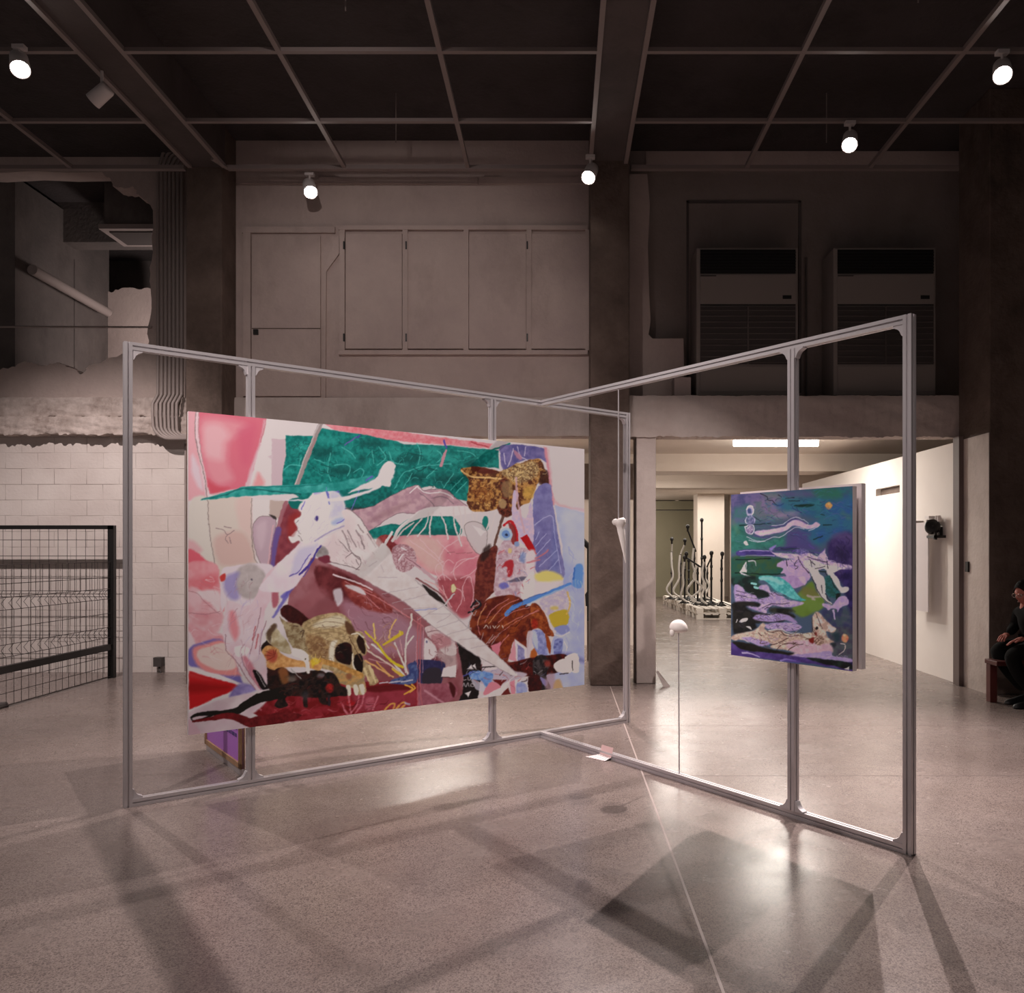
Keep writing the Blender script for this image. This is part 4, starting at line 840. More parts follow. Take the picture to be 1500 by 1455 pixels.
    # central body: brown-mauve field under the spear
    p('8c4a50', '455 818 490 830 520 842 560 862 600 888 640 920 668 938 670 1030 560 1040 500 1000 470 960 430 920 420 900 430 850', n=('a56a70', 20, 2.5), b=1)
    p('5c2226', '462 830 500 838 520 850 540 868 522 880 500 884 470 868', n=('7a3438', 8, 2), b=2); p('b08090', '500 880 540 890 580 900 610 925 600 950 560 960 520 930', a=.8, b=6); p('9c5a60', '440 880 470 860 490 885 480 900 450 905', a=.7, b=4)
    p('a87c8a', '520 905 560 900 600 915 625 940 625 1000 600 1000 590 950 540 930', a=.7, b=5)
    p('7a2a28', '500 850 540 862 575 892 560 898 520 885', b=2, n=('a04a44', 8, 2)); ss('d88a8c', '505 852 560 880 600 905 620 918;530 868 556 892;510 862 530 862 545 868', 1.5, .8)
    p('d8c6cc', '488 866 500 862 502 880 494 888', b=1.5); p('ddced0', '505 858 518 866 535 872 533 866 520 858', b=1); ss('e4cccf', '488 842 520 852 545 864', 2.2)
    p('b08088', '628 880 650 900 668 930 660 960 640 960 625 930', a=.0)
    p('cdb0b4', '624 918 650 914 662 930 668 945 668 960 650 958 640 945 625 930', n=('e0c8c6', 4, 2), line=('7a5258', .7)); p('b97a80', '632 930 656 930 660 944 650 952 636 946', a=.8, b=1.5); ss('8a5a60', '626 926 644 924 656 932;650 925 664 920', 1); p('8c5058', '630 962 650 958 664 966 656 974 636 972', n=('6a3038', 4, 2)); p('d8ccc8', '640 955 664 945 668 962 668 982 650 975', a=.6, b=2)
    p('e2d5d4', '622 935 636 945 640 958 630 968 622 972', b=1); e('5a5a80', 625, 940, 1.2, 2); 
    p('29284e', '608 968 650 970 648 985 645 1002 620 1002 606 992', n=('3a3560', 4, 2)); p('332c36', '622 982 645 980 644 1002 620 1002', b=1); p('e6d9d8', '650 978 668 974 668 992 646 992', sh=1, b=.6); s('403438', '648 993 666 992', .9)
    p('8e4452', '598 1004 620 1002 665 1003 667 1022 640 1032 604 1034', n=('b06a78', 8, 2)); p('4a1416', '658 1000 667 1008 665 1022 660 1014', b=1); s('d8a0ac', '622 1012 650 1030', 3, .7, 1)
    scat(A, ['c898a4', '5a2a30', '7a4450', 'e0c0c8'], 560, 900, 60, 40, 44, 16, 1.3, .7, .5, 11, .5); scat(A, ['e8d8b0', 'c09050', '8a5a40'], 565, 945, 28, 26, 26, 14, 1.1, -1.1, .6, 12, .6); scat(A, ['8a5058', 'f0dcdc'], 645, 945, 22, 26, 26, 8, 1, .8, 1.4, 13, .7)
    # red reflecting table
    p('7a161a', '335 1028 400 1010 450 998 500 1000 560 998 612 994 612 1034 560 1042 500 1050 420 1058 370 1064 300 1066 380 1050', n=('9a2a34', 8, 3), sh=1)
    p('a03c4c', '520 1012 600 1006 606 1034 560 1040 530 1044', a=.7, b=3); p('5a0e10', '540 1006 600 1002 600 1010 545 1014', a=.8, b=1.5); e('c01820', 514, 1030, 5, 4, .8, 2)
    ss('e48a98', '500 1030 508 1046;510 1018 514 1046;526 1018 522 1034 512 1046;534 1014 530 1032 520 1046;554 1020 546 1040;505 1040 510 1046;350 1040 372 1028 382 1040', 2.2, .75, 1); p('c86878', '536 1024 548 1022 546 1036 536 1040', a=.7, b=2)
    # yellow sticks, arrows
    ss('d8a058', '552 970 570 990', (2, 3)); s('e4b070', '535 968 576 992', (3, 2.2)); s('ddc8b8', '538 953 580 980 586 990', 2.4); s('e2ded8', '545 944 570 965 594 992', 2.6); s('d8c030', '535 925 552 942 570 966 590 978', (2.5, 4)); s('e0b848', '575 980 592 992', 4); s('d8b838', '562 945 588 928', (3, 6)); s('e8c870', '547 914 550 936', 2.2); s('e2b870', '580 908 572 922 570 935', 2); s('e4c850', '585 925 586 930', 2); s('e0d4cc', '578 942 590 970 598 988', 2.6); s('dcd0c8', '603 900 602 915 596 930 594 955 594 985', (3, 2.6)); s('e0d4cc', '605 932 596 944', 2.4); ss('e0b0b0', '586 938 590 960;540 965 575 975', 1.2, .8)
    s('c08060', '565 948 572 944 580 950', 3, .6, 1.5); ss('c06a70', '612 905 611 990 612 1034;616 900 615 990 618 1034', (2.2, 1.6), .85); ss('d8a8b4', '620 920 619 985;610 940 609 990', 1, .8); p('3a4478', '597 974 610 972 609 1000 575 1002 574 996 598 988', n=('5a6a98', 4, 3), b=.8); ss('d2cad2', '556 1001 568 999;570 1000 586 998;588 999 604 996', 2, .9); s('b08a90', '549 1002 553 1000', 1)
    ss('e8a848', '594 1003 604 1009 592 1017;603 1003 608 1008 600 1014', 2.6); ss('e0a050', '564 1040 572 1032 578 1032 576 1038;580 1038 590 1030 594 1032 584 1040', 2.6); s('c8c0d8', '594 1030 600 1032', 3, .8)
    scat(A, ['c04048', '4a0c10', 'd07880', '8a2028'], 480, 1036, 120, 16, 70, 14, 1.4, -.2, .5, 14, .6); scat(A, ['2a1014', 'e8dce4', '8080b8', 'c05050'], 740, 985, 60, 20, 40, 9, 1.3, -.2, 1.4, 15, .6)
    # skull
    A.z(270, 830, 5); sn = ('a58a62', 4, 3)
    p('1d1412', '530 640 600 540 640 560 700 700 800 780 1000 760 1100 860 1180 940 1100 950 900 960 620 900 530 720', n=('3a1c18', 8, 3)); p('4a1a18', '700 330 760 280 860 340 940 420 900 440 760 400', n=('331212', 4, 2))
    p('cbb083', '860 430 930 380 1040 345 1140 340 1220 400 1240 470 1300 480 1330 540 1335 640 1290 660 1330 700 1400 800 1420 850 1360 870 1340 800 1320 820 1330 920 1280 940 1240 900 1200 880 1140 850 1100 780 1000 740 900 680 880 560', n=sn, b=.8)
    p('e2d6bc', '940 430 1060 370 1140 360 1190 400 1140 440 1000 450', a=.8, b=2); ss('8a6a4a', '930 400 1060 372 1150 385;920 440 1050 405 1190 430;900 470 1060 440 1200 480;930 500 1100 480 1180 510', .9, .7)
    p('a07a50', '900 500 1000 520 1060 560 1060 640 1010 700 940 660 900 600', a=.7, b=2.5, n=('7a5034', 4, 3)); p('e6dac4', '1070 560 1120 540 1100 600 1095 700 1060 680', b=1.5)
    p('160e0e', '1100 620 1130 570 1190 555 1225 590 1225 690 1200 720 1120 690', b=1, n=('3a1212', 8, 2)); p('1a0f0e', '1245 660 1290 640 1310 690 1305 770 1270 780 1240 730', b=.8); p('2a1610', '1265 520 1295 500 1320 560 1325 640 1290 620 1265 570', b=.8); p('5a3826', '1180 400 1230 430 1250 490 1210 500 1180 450', a=.9, b=1.5)
    ss('f0e6d2', '1235 640 1235 720 1270 790;1225 500 1270 490 1310 520;1330 560 1350 600', 2, .9); s('6a4a34', '1210 520 1250 600 1300 690', 1.3)
    s('d8a45c', '1000 690 1100 720 1200 760 1290 800', (8, 9), n=('b07c40', 4, 2)); p('c89a60', '1090 780 1250 800 1320 860 1310 890 1200 870 1120 850', n=sn); e('8a4a34', 1205, 805, 22, 24, .7, 1.5)
    for x, y in ((1200, 910), (1255, 905), (1300, 900)): p('e8dcc8', '%d %d %d %d %d %d %d %d' % (x-18, y-30, x+14, y-35, x+20, y+30, x-4, y+35))
    for x, y in ((1350, 820), (1385, 800), (1402, 830)): s('e0c898', '%d %d %d %d' % (x-30, y-70, x, y+20), (4, 2))
    p('231815', '1120 880 1180 890 1190 950 1120 940', b=1)
    scat(A, ['6a4a30', 'ecdcb8', '7a5a3c', '5a3a28'], 1050, 540, 170, 140, 60, 45, .9, .2, .7, 16, .55)
    # shell left of skull, flower, bird
    p('b5a27e', '700 370 740 400 860 440 890 560 900 620 820 610 770 560 740 470', n=('8a7050', 4, 3)); p('d8ccae', '660 420 690 470 760 560 780 640 700 620 620 560 600 500', n=('a8926c', 8, 2)); p('4a3226', '600 490 660 420 680 440 640 500 630 560', b=1.5, a=.8); ss('5a4030', '800 435 830 440;850 480 875 470 860 520', 1.5)
    p('e2ae70', '560 640 600 580 680 600 710 640 800 680 900 690 1000 690 990 760 880 740 700 740 650 760 570 710', n=('c88a50', 4, 2)); e('b8483a', 640, 655, 42, 48, .8, 2); ss('7a2a20', '600 620 660 650;590 650 650 655;600 690 660 660;650 610 660 650;670 610 665 640', 1, .8)
    p('eee6d6', '800 600 860 610 905 640 915 700 920 780 895 775 880 700 840 670 790 650', b=.6); e('30201c', 886, 677, 5, 6); p('e8c840', '925 690 960 670 1000 690 960 720 940 745', n=('d0a030', 4, 2), b=1.2); ss('e0c070', '960 640 960 700;1000 660 970 700;930 650 950 690', 1)
    p('c07840', '690 760 740 740 770 830 720 860', a=.6, b=2); e('8a8078', 790, 825, 30, 24, .7, 3); ss('b0a8a4', '780 750 860 830', 1.2); e('787074', 1000, 800, 28, 18, .8, 1.5)
    # lower left: petals, triangles, arm base
    p('d87078', '20 -20 230 -20 260 120 290 330 160 250 30 190', b=1.5, n=('e09aa0', 20, 2.5)); p('e0b6ba', '30 160 140 190 270 320 280 420 200 520 60 470 30 400', n=('d58890', 20, 2.5), b=2); p('e2cfd0', '90 190 250 180 262 330 200 280', a=.9, b=2); ss('b07078', '30 180 100 200 150 260 260 350;30 340 150 350 260 330', .9, .8)
    p('d9929a', '30 420 140 470 280 500 290 560 120 580 40 640 20 560', b=2, n=('e0a8ae', 8, 2)); p('e4cccf', '20 460 80 560 70 620 20 650', b=1.5)
    p('7a6cb0', '30 610 120 560 290 545 420 830 440 900 300 820 130 750 30 720', b=1.5); p('e48f8d', '60 610 150 570 300 550 400 770 400 800 220 790 100 730', b=2); p('e2c8c0', '95 620 200 580 290 560 330 620 380 740 250 760 120 700', b=1.5)
    p('e8dadd', '25 735 250 790 450 870 460 905 30 1080', sh=1, b=1); p('c21c20', '35 765 420 878 35 1050', sh=1, b=1); p('8e1010', '40 850 330 885 40 930', a=.7, b=4); p('d05050', '40 780 200 830 40 810', a=.5, b=3)
    p('8878b4', '400 860 540 880 500 920 330 960', b=2, n=('a898c8', 8, 2)); p('e2cfd2', '30 1070 330 960 520 930 600 990 480 1100 440 1180 20 1230', b=1.5, n=('d8bcc4', 20, 2)); p('dcb0bc', '20 1130 60 1140 120 1230 20 1240', a=.8, b=2)
    # white-grey ball with violet shade, hanging arm
    p('e0cfd4', '270 60 330 0 620 -20 640 80 560 220 440 300 330 240 270 330', b=1); e('c2b4b2', 480, 110, 120, 130, 1, 2, n=('b4a6a4', 8, 2)); e('4a4050', 493, 95, 7, 7); p('9a8cc0', '300 80 400 40 380 130 400 230 340 240 290 160', a=.85, b=3); p('c8403c', '262 70 300 50 298 95 270 110', b=1); p('8a8088', '370 330 420 360 400 420 370 380', a=.7, b=2)
    p('e2cdd2', '300 330 330 250 480 280 600 60 740 -60 860 -60 720 140 600 300 580 440 560 600 600 700 600 900 520 900 440 780 360 660 310 600 280 480', b=1, n=('dcb8c0', 20, 2)); p('e08088', '330 340 370 340 400 470 370 540 330 450', a=.8, b=3); p('ebdcdf', '370 590 440 580 480 610 440 660 380 655', b=1); ss('9a6a78', '300 500 310 620 370 680 460 820 520 900;420 640 440 730 560 900;560 300 540 420 500 560 480 640;600 400 560 520 550 640', 1.2, .85); ss('b04048', '520 440 500 540;540 500 520 600', 1.8, .7); p('c86878', '430 660 480 690 540 800 560 890 520 850 460 760', a=.7, b=2)
    s('7a3a60', '640 160 700 60 760 0', 3, .5); ss('5a50b0', '800 140 740 230 690 310 650 370;720 220 760 180 850 60;820 40 900 -40', (6, 3), .75, 1.2); p('a84858', '640 190 680 160 690 260 650 300', a=.8, b=1.5)
    p('181212', '500 765 540 770 610 880 600 900 560 890', b=.8); s('c8bcbc', '530 770 590 880', .9)
    # lizard and its tail
    lz = ('33201c', 4, 3)
    p('141111', '560 930 650 900 780 850 900 820 1000 830 1040 780 1100 790 1150 880 1180 930 1110 950 1040 960 1060 1010 1000 1000 960 930 900 940 905 1030 870 1020 860 940 740 960 760 1020 700 1040 660 1020 690 960 600 980', n=lz, b=.8)
    s('1c1815', '700 930 560 960 460 1010 380 1060 250 1075 120 1080 50 1105', (17, 3)); s('1c1815', '50 1105 60 1130 120 1120 200 1090', (2, 3)); s('5e1216', '60 1135 200 1115 300 1095 400 1110 500 1150 640 1130 740 1090', (3, 20), n=('841c22', 8, 2))
    p('5e1216', '430 1150 520 1100 640 1080 760 1070 860 1090 760 1140 500 1170', n=('7e2024', 4, 2)); e('c02a28', 1065, 890, 30, 34, .9, 1.5, n=('7a1a18', 4, 3)); e('555055', 885, 950, 30, 34, .5, 3); s('30242a', '1060 950 1060 1010', 4)
    # arm and head of the bone figure, blade
    scat(A, ['c08890', 'f0e0e4', 'b09ac8', '9a6070'], 440, 440, 130, 420, 60, 90, 1, 1.9, .5, 18, .45); scat(A, ['f0e4e6', 'c87880'], 140, 400, 110, 380, 24, 80, 1.6, .5, .8, 19, .4); scat(A, ['5a3a30', '484040', '7a2020'], 850, 870, 260, 80, 40, 40, 1.2, -.2, .6, 20, .6)
    A.z(380, 700, 7.5)
    p('0c6a62', '330 240 500 220 440 340 340 320', n=tl); p('c8b2b4', '590 880 680 740 780 780 790 920 700 960', a=.0); p('a8a0a0', '620 860 690 740 760 780 760 840 700 870', n=('8c8280', 8, 2)); p('7a3040', '640 880 760 850 790 930 700 930', b=1)
    p('e5dadb', '120 1060 250 900 400 760 520 650 600 680 700 660 640 780 560 900 480 1080 330 1240 0 1240', b=1, n=('e2ccd4', 20, 2)); p('c8bede', '420 800 600 740 640 740 520 930 420 1050 350 1060', a=.75, b=3)
    p('e8dfdc', '480 250 540 220 600 150 720 100 830 130 920 240 940 350 930 460 860 560 700 640 560 700 500 720 440 690 360 720 320 660 330 640 390 650 420 560 380 480 440 430 460 390 425 340', b=1)
    p('c6bfe2', '760 120 880 180 930 280 930 420 840 470 780 440 790 320', a=.8, b=4, n=('d8d2ea', 8, 2)); p('9088cc', '600 150 640 100 740 85 850 120 870 160 760 130 620 180', a=.8, b=2); e('3c2c78', 630, 445, 17, 28, 1, 1.2); p('a9b4dc', '800 480 900 440 930 470 860 510 800 520', a=.8, b=2)
    ss('6a5cc0', '600 160 640 110 740 90 830 120 875 160;730 80 745 150 770 230;940 340 930 460 850 500;460 350 500 250', 1.4, .9); s('5a60b8', '730 130 770 290', (2.6, 1.6), .8); ss('7a70c8', '1150 30 1090 160 1020 330 940 460', 1.1); s('8a7ab0', '610 700 700 640 800 580 930 530', 1.4, .8, 1); ss('8a787c', '430 640 470 690;420 580 450 620;400 500 430 470', 1, .9)
    s('4a3a90', '680 740 620 820 590 900 520 990 440 1060', (2.5, 3)); ss('5a4aa0', '560 840 500 920 430 1030 330 1080;560 920 540 1000 480 1090', 1.6, .8)
    # spear cone with ribs
    p('e9dedb', '640 700 930 540 900 380 945 345 1010 360 1100 440 1180 560 1260 690 1380 850 1500 1010 1560 1260 1150 1040 1050 1020 930 960 790 930 770 840 720 760', b=1, n=('e0cccc', 20, 2)); ss('7a6468', '945 340 1010 360 1100 440 1180 560 1260 690 1380 850 1500 1010', 1, .9); ss('8f7b7e', '910 580 960 680 1000 800 1100 900;970 580 1020 680 1060 760;1060 580 1110 660 1150 780;1080 520 1140 600;1190 620 1240 700 1280 760;1120 700 1150 760', 2, .75); ss('6a5458', '780 930 930 960 1080 1010 1150 1030;950 880 1010 830 1060 860 1100 880 1110 960 1060 1010;1060 900 1090 960;880 700 940 760 980 810', 1, .85)
    scat(A, ['8a7074', 'f4ecea', 'b89aa0'], 1080, 800, 330, 220, 60, 70, .8, .9, .35, 21, .6); scat(A, ['f2ecec', 'c4b0c4'], 620, 500, 220, 320, 30, 80, 1.4, 2.2, .5, 22, .4)
    A.z(0, 0, 1)
    p('e6dcda', '530 832 548 815 560 795 575 812 590 836 608 850 640 878 680 915 720 952 752 982 758 988 750 989 700 962 660 935 625 910 590 880 545 856 522 842', b=.8, n=('ddcfcc', 8, 2)); ss('9c8c92', '608 850 680 915 756 986;545 857 590 882 660 937 750 990', .7, .8)
    ss('bfb0b4', '553 846 582 846;560 870 612 860;575 884 622 872 630 866;592 892 640 890;612 908 648 888;628 900 660 900 640 912;640 920 675 908;655 930 690 920;672 938 702 934;690 950 715 945;540 830 552 822;558 828 562 838', .9, .8); s('8a90d0', '608 894 640 892', 1.3, .8)
    p('e8e0dc', '538 800 552 788 566 806 556 820', a=.6, b=2); p('d2b2b8', '574 806 582 798 600 800 610 816 604 832 590 838 578 828', n=('a8747c', 2, 3)); s('d0a8b0', '596 818 618 834 640 852', (6, 3)); s('8a4a58', '594 816 616 832', 1); ss('e8dfe4', '588 802 595 806;590 812 584 820', 2); s('e8e0e0', '574 780 562 800', 4); ss('7a3a3c', '610 848 640 866 655 880', 2.5, .8); ss('e4aaa8', '622 850 645 862 658 884', 1.2); p('2a2220', '618 856 640 870 655 888 648 884 630 872', b=.8); s('cfc4c6', '665 870 650 888', 2.2)
    # blade above head
    p('e6dce2', '400 733 460 731 500 728 540 718 552 708 560 700 560 712 540 722 500 734 440 734', b=1); p('1d8880', '294 733 320 724 345 717 358 713 400 712 450 709 485 708 520 701 545 697 548 702 530 711 500 718 455 722 400 725 345 728', b=.7, n=('4ab0a8', 8, 2)); s('0a4c4c', '296 732 330 725 355 716 400 720 440 724', (1, 2), .8, 1); s('0e6c68', '360 714 420 713 470 710', 1.6, .7); e('e8dce2', 566, 694, 11, 16, 1, 1.2, rot=.5); p('ecdfe2', '548 706 556 694 562 680 572 676 580 682 576 690 572 700 572 712 560 712', b=.8); s('6a60c0', '536 704 545 698', 2.5, .8)
    p('e6dade', '540 706 560 700 556 712 530 718 510 722', b=1); s('8090d0', '478 714 478 720', 1)
    return A
def small_art():
    A = Art(1062, 700, 1262, 996, 3.0, '4a5a72'); p, s, e, ss = A.p, A.s, A.e, A.ss
    A.z(1065, 705, 7.5)
    p('3f6a6c', '0 100 400 100 700 180 640 400 400 420 200 500 0 560', n=('55607e', 8, 3), b=5); p('5f6a74', '300 180 700 200 800 380 500 420 300 380', n=('7a6a8c', 8, 3), b=5); p('2f6a70', '600 100 1200 60 1380 100 1380 400 1000 400 700 300', n=('38566e', 8, 3), b=5); p('2f5590', '560 240 1000 200 1150 240 1380 180 1380 560 1200 600 1000 720 800 700 800 520 1000 420 900 380 640 330', n=('346a80', 20, 2.5), b=5)
    p('2d6470', '950 180 1100 170 1120 330 1000 380 900 300', a=.6, b=5); p('4a3f72', '40 130 300 120 420 170 200 260 80 300 50 420', n=('6a5a88', 8, 3), b=4, a=.8); p('64507e', '560 120 900 110 1000 160 700 180', a=.6, b=4); p('2f6a52', '960 90 1200 80 1250 180 1000 170', a=.7, b=4)
    p('2f6a60', '40 520 180 480 240 600 460 640 700 560 700 680 480 740 200 760 40 780', n=('3a7a70', 8, 3), b=4); p('54427e', '680 540 900 560 900 640 1000 760 700 740 640 700', a=.8, b=4); p('37295c', '1140 640 1380 580 1380 1080 1200 1080 1100 860', n=('4a3a6c', 8, 3), b=4); p('241d3c', '1200 740 1300 730 1320 900 1240 900', a=.6, b=5); p('6a5a88', '1150 600 1350 570 1360 640 1200 640', a=.5, b=4)
    ss('5a7a58', '1280 360 1340 400;60 440 120 560', 6, .4, 3); e('3fa090', 1010, 255, 26, 60, .35, 5); p('9a8aa0', '470 400 700 330 790 350 600 400', a=.6, b=4); p('7a6f7c', '380 140 560 130 600 180 450 190', a=.6, b=3)
    ss('1d1f28', '370 140 440 170 450 205 500 215;640 190 740 180;680 215 800 215;500 215 540 260 570 270;560 150 600 175', 1.3, .85); p('0f2c28', '740 270 870 255 960 262 880 285 780 285', b=1); ss('2a3f70', '720 280 740 310 820 350;500 250 570 272 620 245', 1.8, .7)
    ss('152c2c', '140 485 300 478 480 465;950 640 1030 610 1050 600;1060 485 1150 480;1030 365 1070 370;600 745 800 740', (2, 1.4), .8); e('dba05c', 1118, 268, 36, 40, 1, 1, n=('cf8a50', 2, 3)); e('ecc48a', 1122, 250, 12, 12, .7, 1.5)
    scat(A, ['3f78a8', '2a4a80', '3a8a80', '6a5a98', '1f3050'], 850, 350, 520, 260, 120, 90, 1.5, .05, .5, 31, .45); scat(A, ['4a8878', '2a5048', '6a7a98', '203a40'], 330, 600, 270, 330, 80, 70, 1.3, -.1, .5, 32, .45)
    # serpent with figure
    p('c2a2ce', '300 560 400 540 540 520 640 490 700 440 780 420 850 450 920 480 980 450 1020 480 940 520 860 525 780 500 720 490 660 540 560 570 440 590 350 605', b=.8, n=('d8bcd8', 4, 2)); p('dfc8de', '330 580 440 560 540 540 500 560 400 590', b=1, a=.8)
    ss('e0d4ea', '490 490 560 485 640 460 700 415 770 400 850 430 900 460;220 610 300 650 400 660 480 620 600 610 700 540 760 510 850 530;900 545 960 520 1020 480;240 650 340 668 420 660', .9, .85); ss('54407e', '470 495 560 500 640 475 720 420 800 430 880 470;300 600 400 620 470 600', 1.5, .8)
    p('b9aed2', '210 300 240 270 280 280 295 320 270 370 220 370', b=.7); p('43507a', '225 310 260 300 270 350 230 350', b=1); ss('dcd4ea', '215 310 235 275 280 280 292 330 275 370;215 400 200 440 215 460 240 460;270 380 300 410 300 450;200 500 240 480 290 490 300 540 270 580 220 560 200 510', 1.5, .9); p('a898c8', '215 380 300 380 300 470 240 480 210 440', a=.6, b=1.5, n=('5a5a8a', 2, 3)); e('d4bcd2', 250, 530, 40, 45, .8, 1, n=('8a6a9a', 2, 3)); s('2f2840', '300 390 360 430', 1)
    p('e2d2d8', '185 670 215 655 235 700 210 705', b=.6)
    # lilac beams
    p('5a4a94', '140 760 480 765 520 810 500 830 140 830', n=('3f3572', 8, 2), b=1); ss('bca8dc', '140 770 300 764 460 768;150 825 300 820 520 822', 1.2, .85); ss('3a3068', '530 760 700 760 800 780 950 790;520 740 760 725', 2.2, .8); p('8f7cc0', '480 760 460 740 540 700 500 760', b=1)
    p('27564c', '40 840 560 845 600 900 620 1000 500 1040 300 1088 40 1088', n=('3a5a3c', 8, 3), b=2); ss('10221e', '100 860 300 862 480 850;90 1005 300 1020 560 1020 760 1000 1180 992', 1.6, .9)
    # figure
    pk = ('b79acb', 4, 2)
    p('c6a6d2', '550 920 600 880 700 860 790 850 860 900 900 1000 900 1088 700 1088 640 1020 590 1010 620 960 560 945', n=pk, b=.8); p('dcc6dc', '470 760 520 790 640 790 780 800 900 790 1000 830 1080 800 1100 850 1180 890 1360 930 1350 980 1240 970 1160 1000 1080 960 980 980 900 940 840 900 780 860 600 840 520 810', b=.8, n=pk)
    p('ece8e0', '850 880 940 870 1040 900 1120 920 1260 960 1150 1000 1060 960 1000 970 1040 1088 960 1088 900 990 850 930', b=.8); p('ece6de', '1110 960 1160 1000 1200 1050 1230 1088 1150 1088 1100 1010', b=.8); p('ceb4d6', '1000 840 1060 760 1075 740 1080 800 1100 850', a=.9)
    ss('2a2030', '780 830 830 930 900 1010;900 860 970 920;920 870 935 940;970 960 1040 950 1080 935;880 830 1000 870 1100 890;1080 1000 1110 1060;650 870 665 930;770 870 740 920 780 940 750 970;1100 880 1110 960', 1.2, .9); ss('5a4a94', '720 780 760 750 820 790;960 780 1030 790 1070 745;900 700 960 740', 1.8, .8); p('9c8ac8', '760 750 820 740 900 780 820 800 760 790', a=.7, b=1.5, n=('5a5090', 2, 3))
    ss('d9cfd8', '150 1000 200 910 215 900 210 1000;240 880 300 880 320 930;160 1010 280 1066', (2.2, 1.5), .9); p('e2d8da', '155 1000 200 920 212 1000', sh=1); p('315a50', '225 900 310 900 320 1000 230 1010', a=.7, b=2, n=('24423c', 4, 3))
    scat(A, ['3a2a50', 'ecdcf0', '8a6aa8', '5a4a80'], 850, 860, 300, 110, 60, 60, .9, .4, .7, 33, .7); scat(A, ['402c68', '221a3c', '5a4a88'], 1270, 800, 80, 220, 30, 70, 1.6, 1.3, .5, 34, .5)
    # lower half
    A.z(1065, 845, 7.143); 
    p('24463e', '40 0 340 0 330 60 440 180 300 220 180 150 60 90', n=('1a2624', 8, 3), b=2); p('1c2422', '180 100 300 110 440 180 430 215 300 210', b=2)
    p('a583b4', '560 0 820 0 820 80 700 120 600 60', n=('b899c4', 4, 2)); p('cbb0d8', '740 0 820 0 820 80 790 70 760 30', b=1)
    p('637c30', '860 60 900 60 940 160 1000 200 1010 320 900 380 800 420 740 400 680 340 780 240 740 180 800 120', n=('6f8a40', 20, 2), b=2); p('7a6a44', '800 100 930 140 960 200 860 210 780 180', a=.6, b=3); ss('bba8a8', '850 200 900 210 980 210;900 230 920 240', (4, 2), .8, 1)
    p('2d6468', '1030 0 1120 0 1160 120 1180 220 1060 200 1020 100', n=('24504c', 4, 3), b=1.5); p('241c48', '1200 0 1325 0 1325 980 1240 900 1260 700 1280 400', n=('3a2c66', 8, 2.5), b=3); p('44505c', '1020 340 1280 340 1300 560 1200 620 1100 560 1000 450', n=('3a3c60', 8, 3), b=4); p('51575c', '1080 560 1320 560 1320 860 1120 830', n=('453f52', 8, 3), b=3)
    p('ece8e2', '885 -10 1000 -10 1030 90 1030 180 1060 250 1100 280 1090 300 1020 250 960 180 930 80', b=.8); p('ebe5e2', '1080 -10 1140 -10 1180 60 1200 110 1270 110 1260 150 1200 165 1160 120', b=.8); ss('2a222c', '885 0 930 100 980 200 1040 260 1100 295;1030 180 1080 250;1080 0 1120 90 1160 140;990 90 1000 170', 1.2, .9); p('14201e', '1140 190 1170 170 1180 220 1150 250', b=1); p('14201e', '1140 190 1185 170 1175 230 1150 250', b=1)
    p('c6acdc', '1000 280 1060 290 1100 300 1170 220 1230 200 1270 240 1270 290 1230 300 1190 330 1160 370 1150 340 1100 330 1060 350 1040 330 1000 310', b=.8, n=('b094cc', 4, 2)); s('b8a4cc', '1115 350 1130 440', (3, 2))
    # pale rocks
    lr = ('a58cba', 4, 3)
    p('bba2cb', '80 90 160 110 200 160 300 200 330 250 300 262 180 265 90 265', n=lr, b=1); ss('3a2f44', '90 190 150 200 310 232;100 150 200 170', 1.1, .8)
    p('c4abd0', '330 120 350 90 420 90 460 160 540 160 600 210 640 240 800 270 740 310 640 320 540 310 470 300 420 350 400 385 300 350 210 305 340 310 330 240 440 210 420 160', n=lr, b=1); ss('3a2a40', '370 330 440 290 470 280 560 285 650 275;500 160 540 190 620 200', 1.2, .8)
    p('1a1a1b', '70 270 320 270 330 310 200 310 300 370 470 390 600 360 720 420 640 440 560 470 400 480 300 490 300 540 80 600 60 400', n=('2a2826', 8, 3), b=1.5); p('141615', '460 330 640 330 700 370 480 380', n=('3a3a30', 8, 2), b=2)
    p('a48dc0', '270 430 330 400 480 400 530 380 640 400 700 440 740 480 700 480 600 450 480 470 330 460', n=lr, b=1); p('bca4dc', '400 500 520 480 680 480 780 520 740 560 640 570 500 550 420 540', n=lr, b=1)
    p('efe9ea', '130 470 160 440 215 435 205 465 160 478', b=.6); p('efe9ea', '200 520 240 522 260 550 230 540', b=.6); s('e0d8dc', '100 480 110 450', 1.2)
    for i, (x, y, rx, ry) in enumerate(((180, 210, 100, 50), (480, 240, 180, 90), (440, 420, 160, 40), (590, 520, 160, 40))): scat(A, ['2c2236', 'e2d2ee', '6a5080', '2c2236'], x, y, rx, ry, 34, 45, .8, .25, .6, 40+i, .75)
    scat(A, ['0e0e10', '3a3a3c', '4a4058'], 300, 420, 240, 140, 30, 60, 1.4, .1, .4, 45, .5)
    # turquoise shell
    p('6fc2c0', '330 20 360 -10 540 0 640 60 700 130 760 210 830 245 760 250 680 230 600 190 520 150 440 80 400 50', n=('3f9ea0', 4, 2.5), b=.8); p('a4d6d2', '340 20 380 0 500 10 600 70 560 80 440 40 360 40', a=.7, b=1.5); ss('8fd0cc', '260 70 300 75;290 110 320 115', 3.5); s('2f7a80', '420 80 520 160 640 225 780 255', 1.2, .8)
    # beige rock figure
    br = ('b8988a', 4, 3)
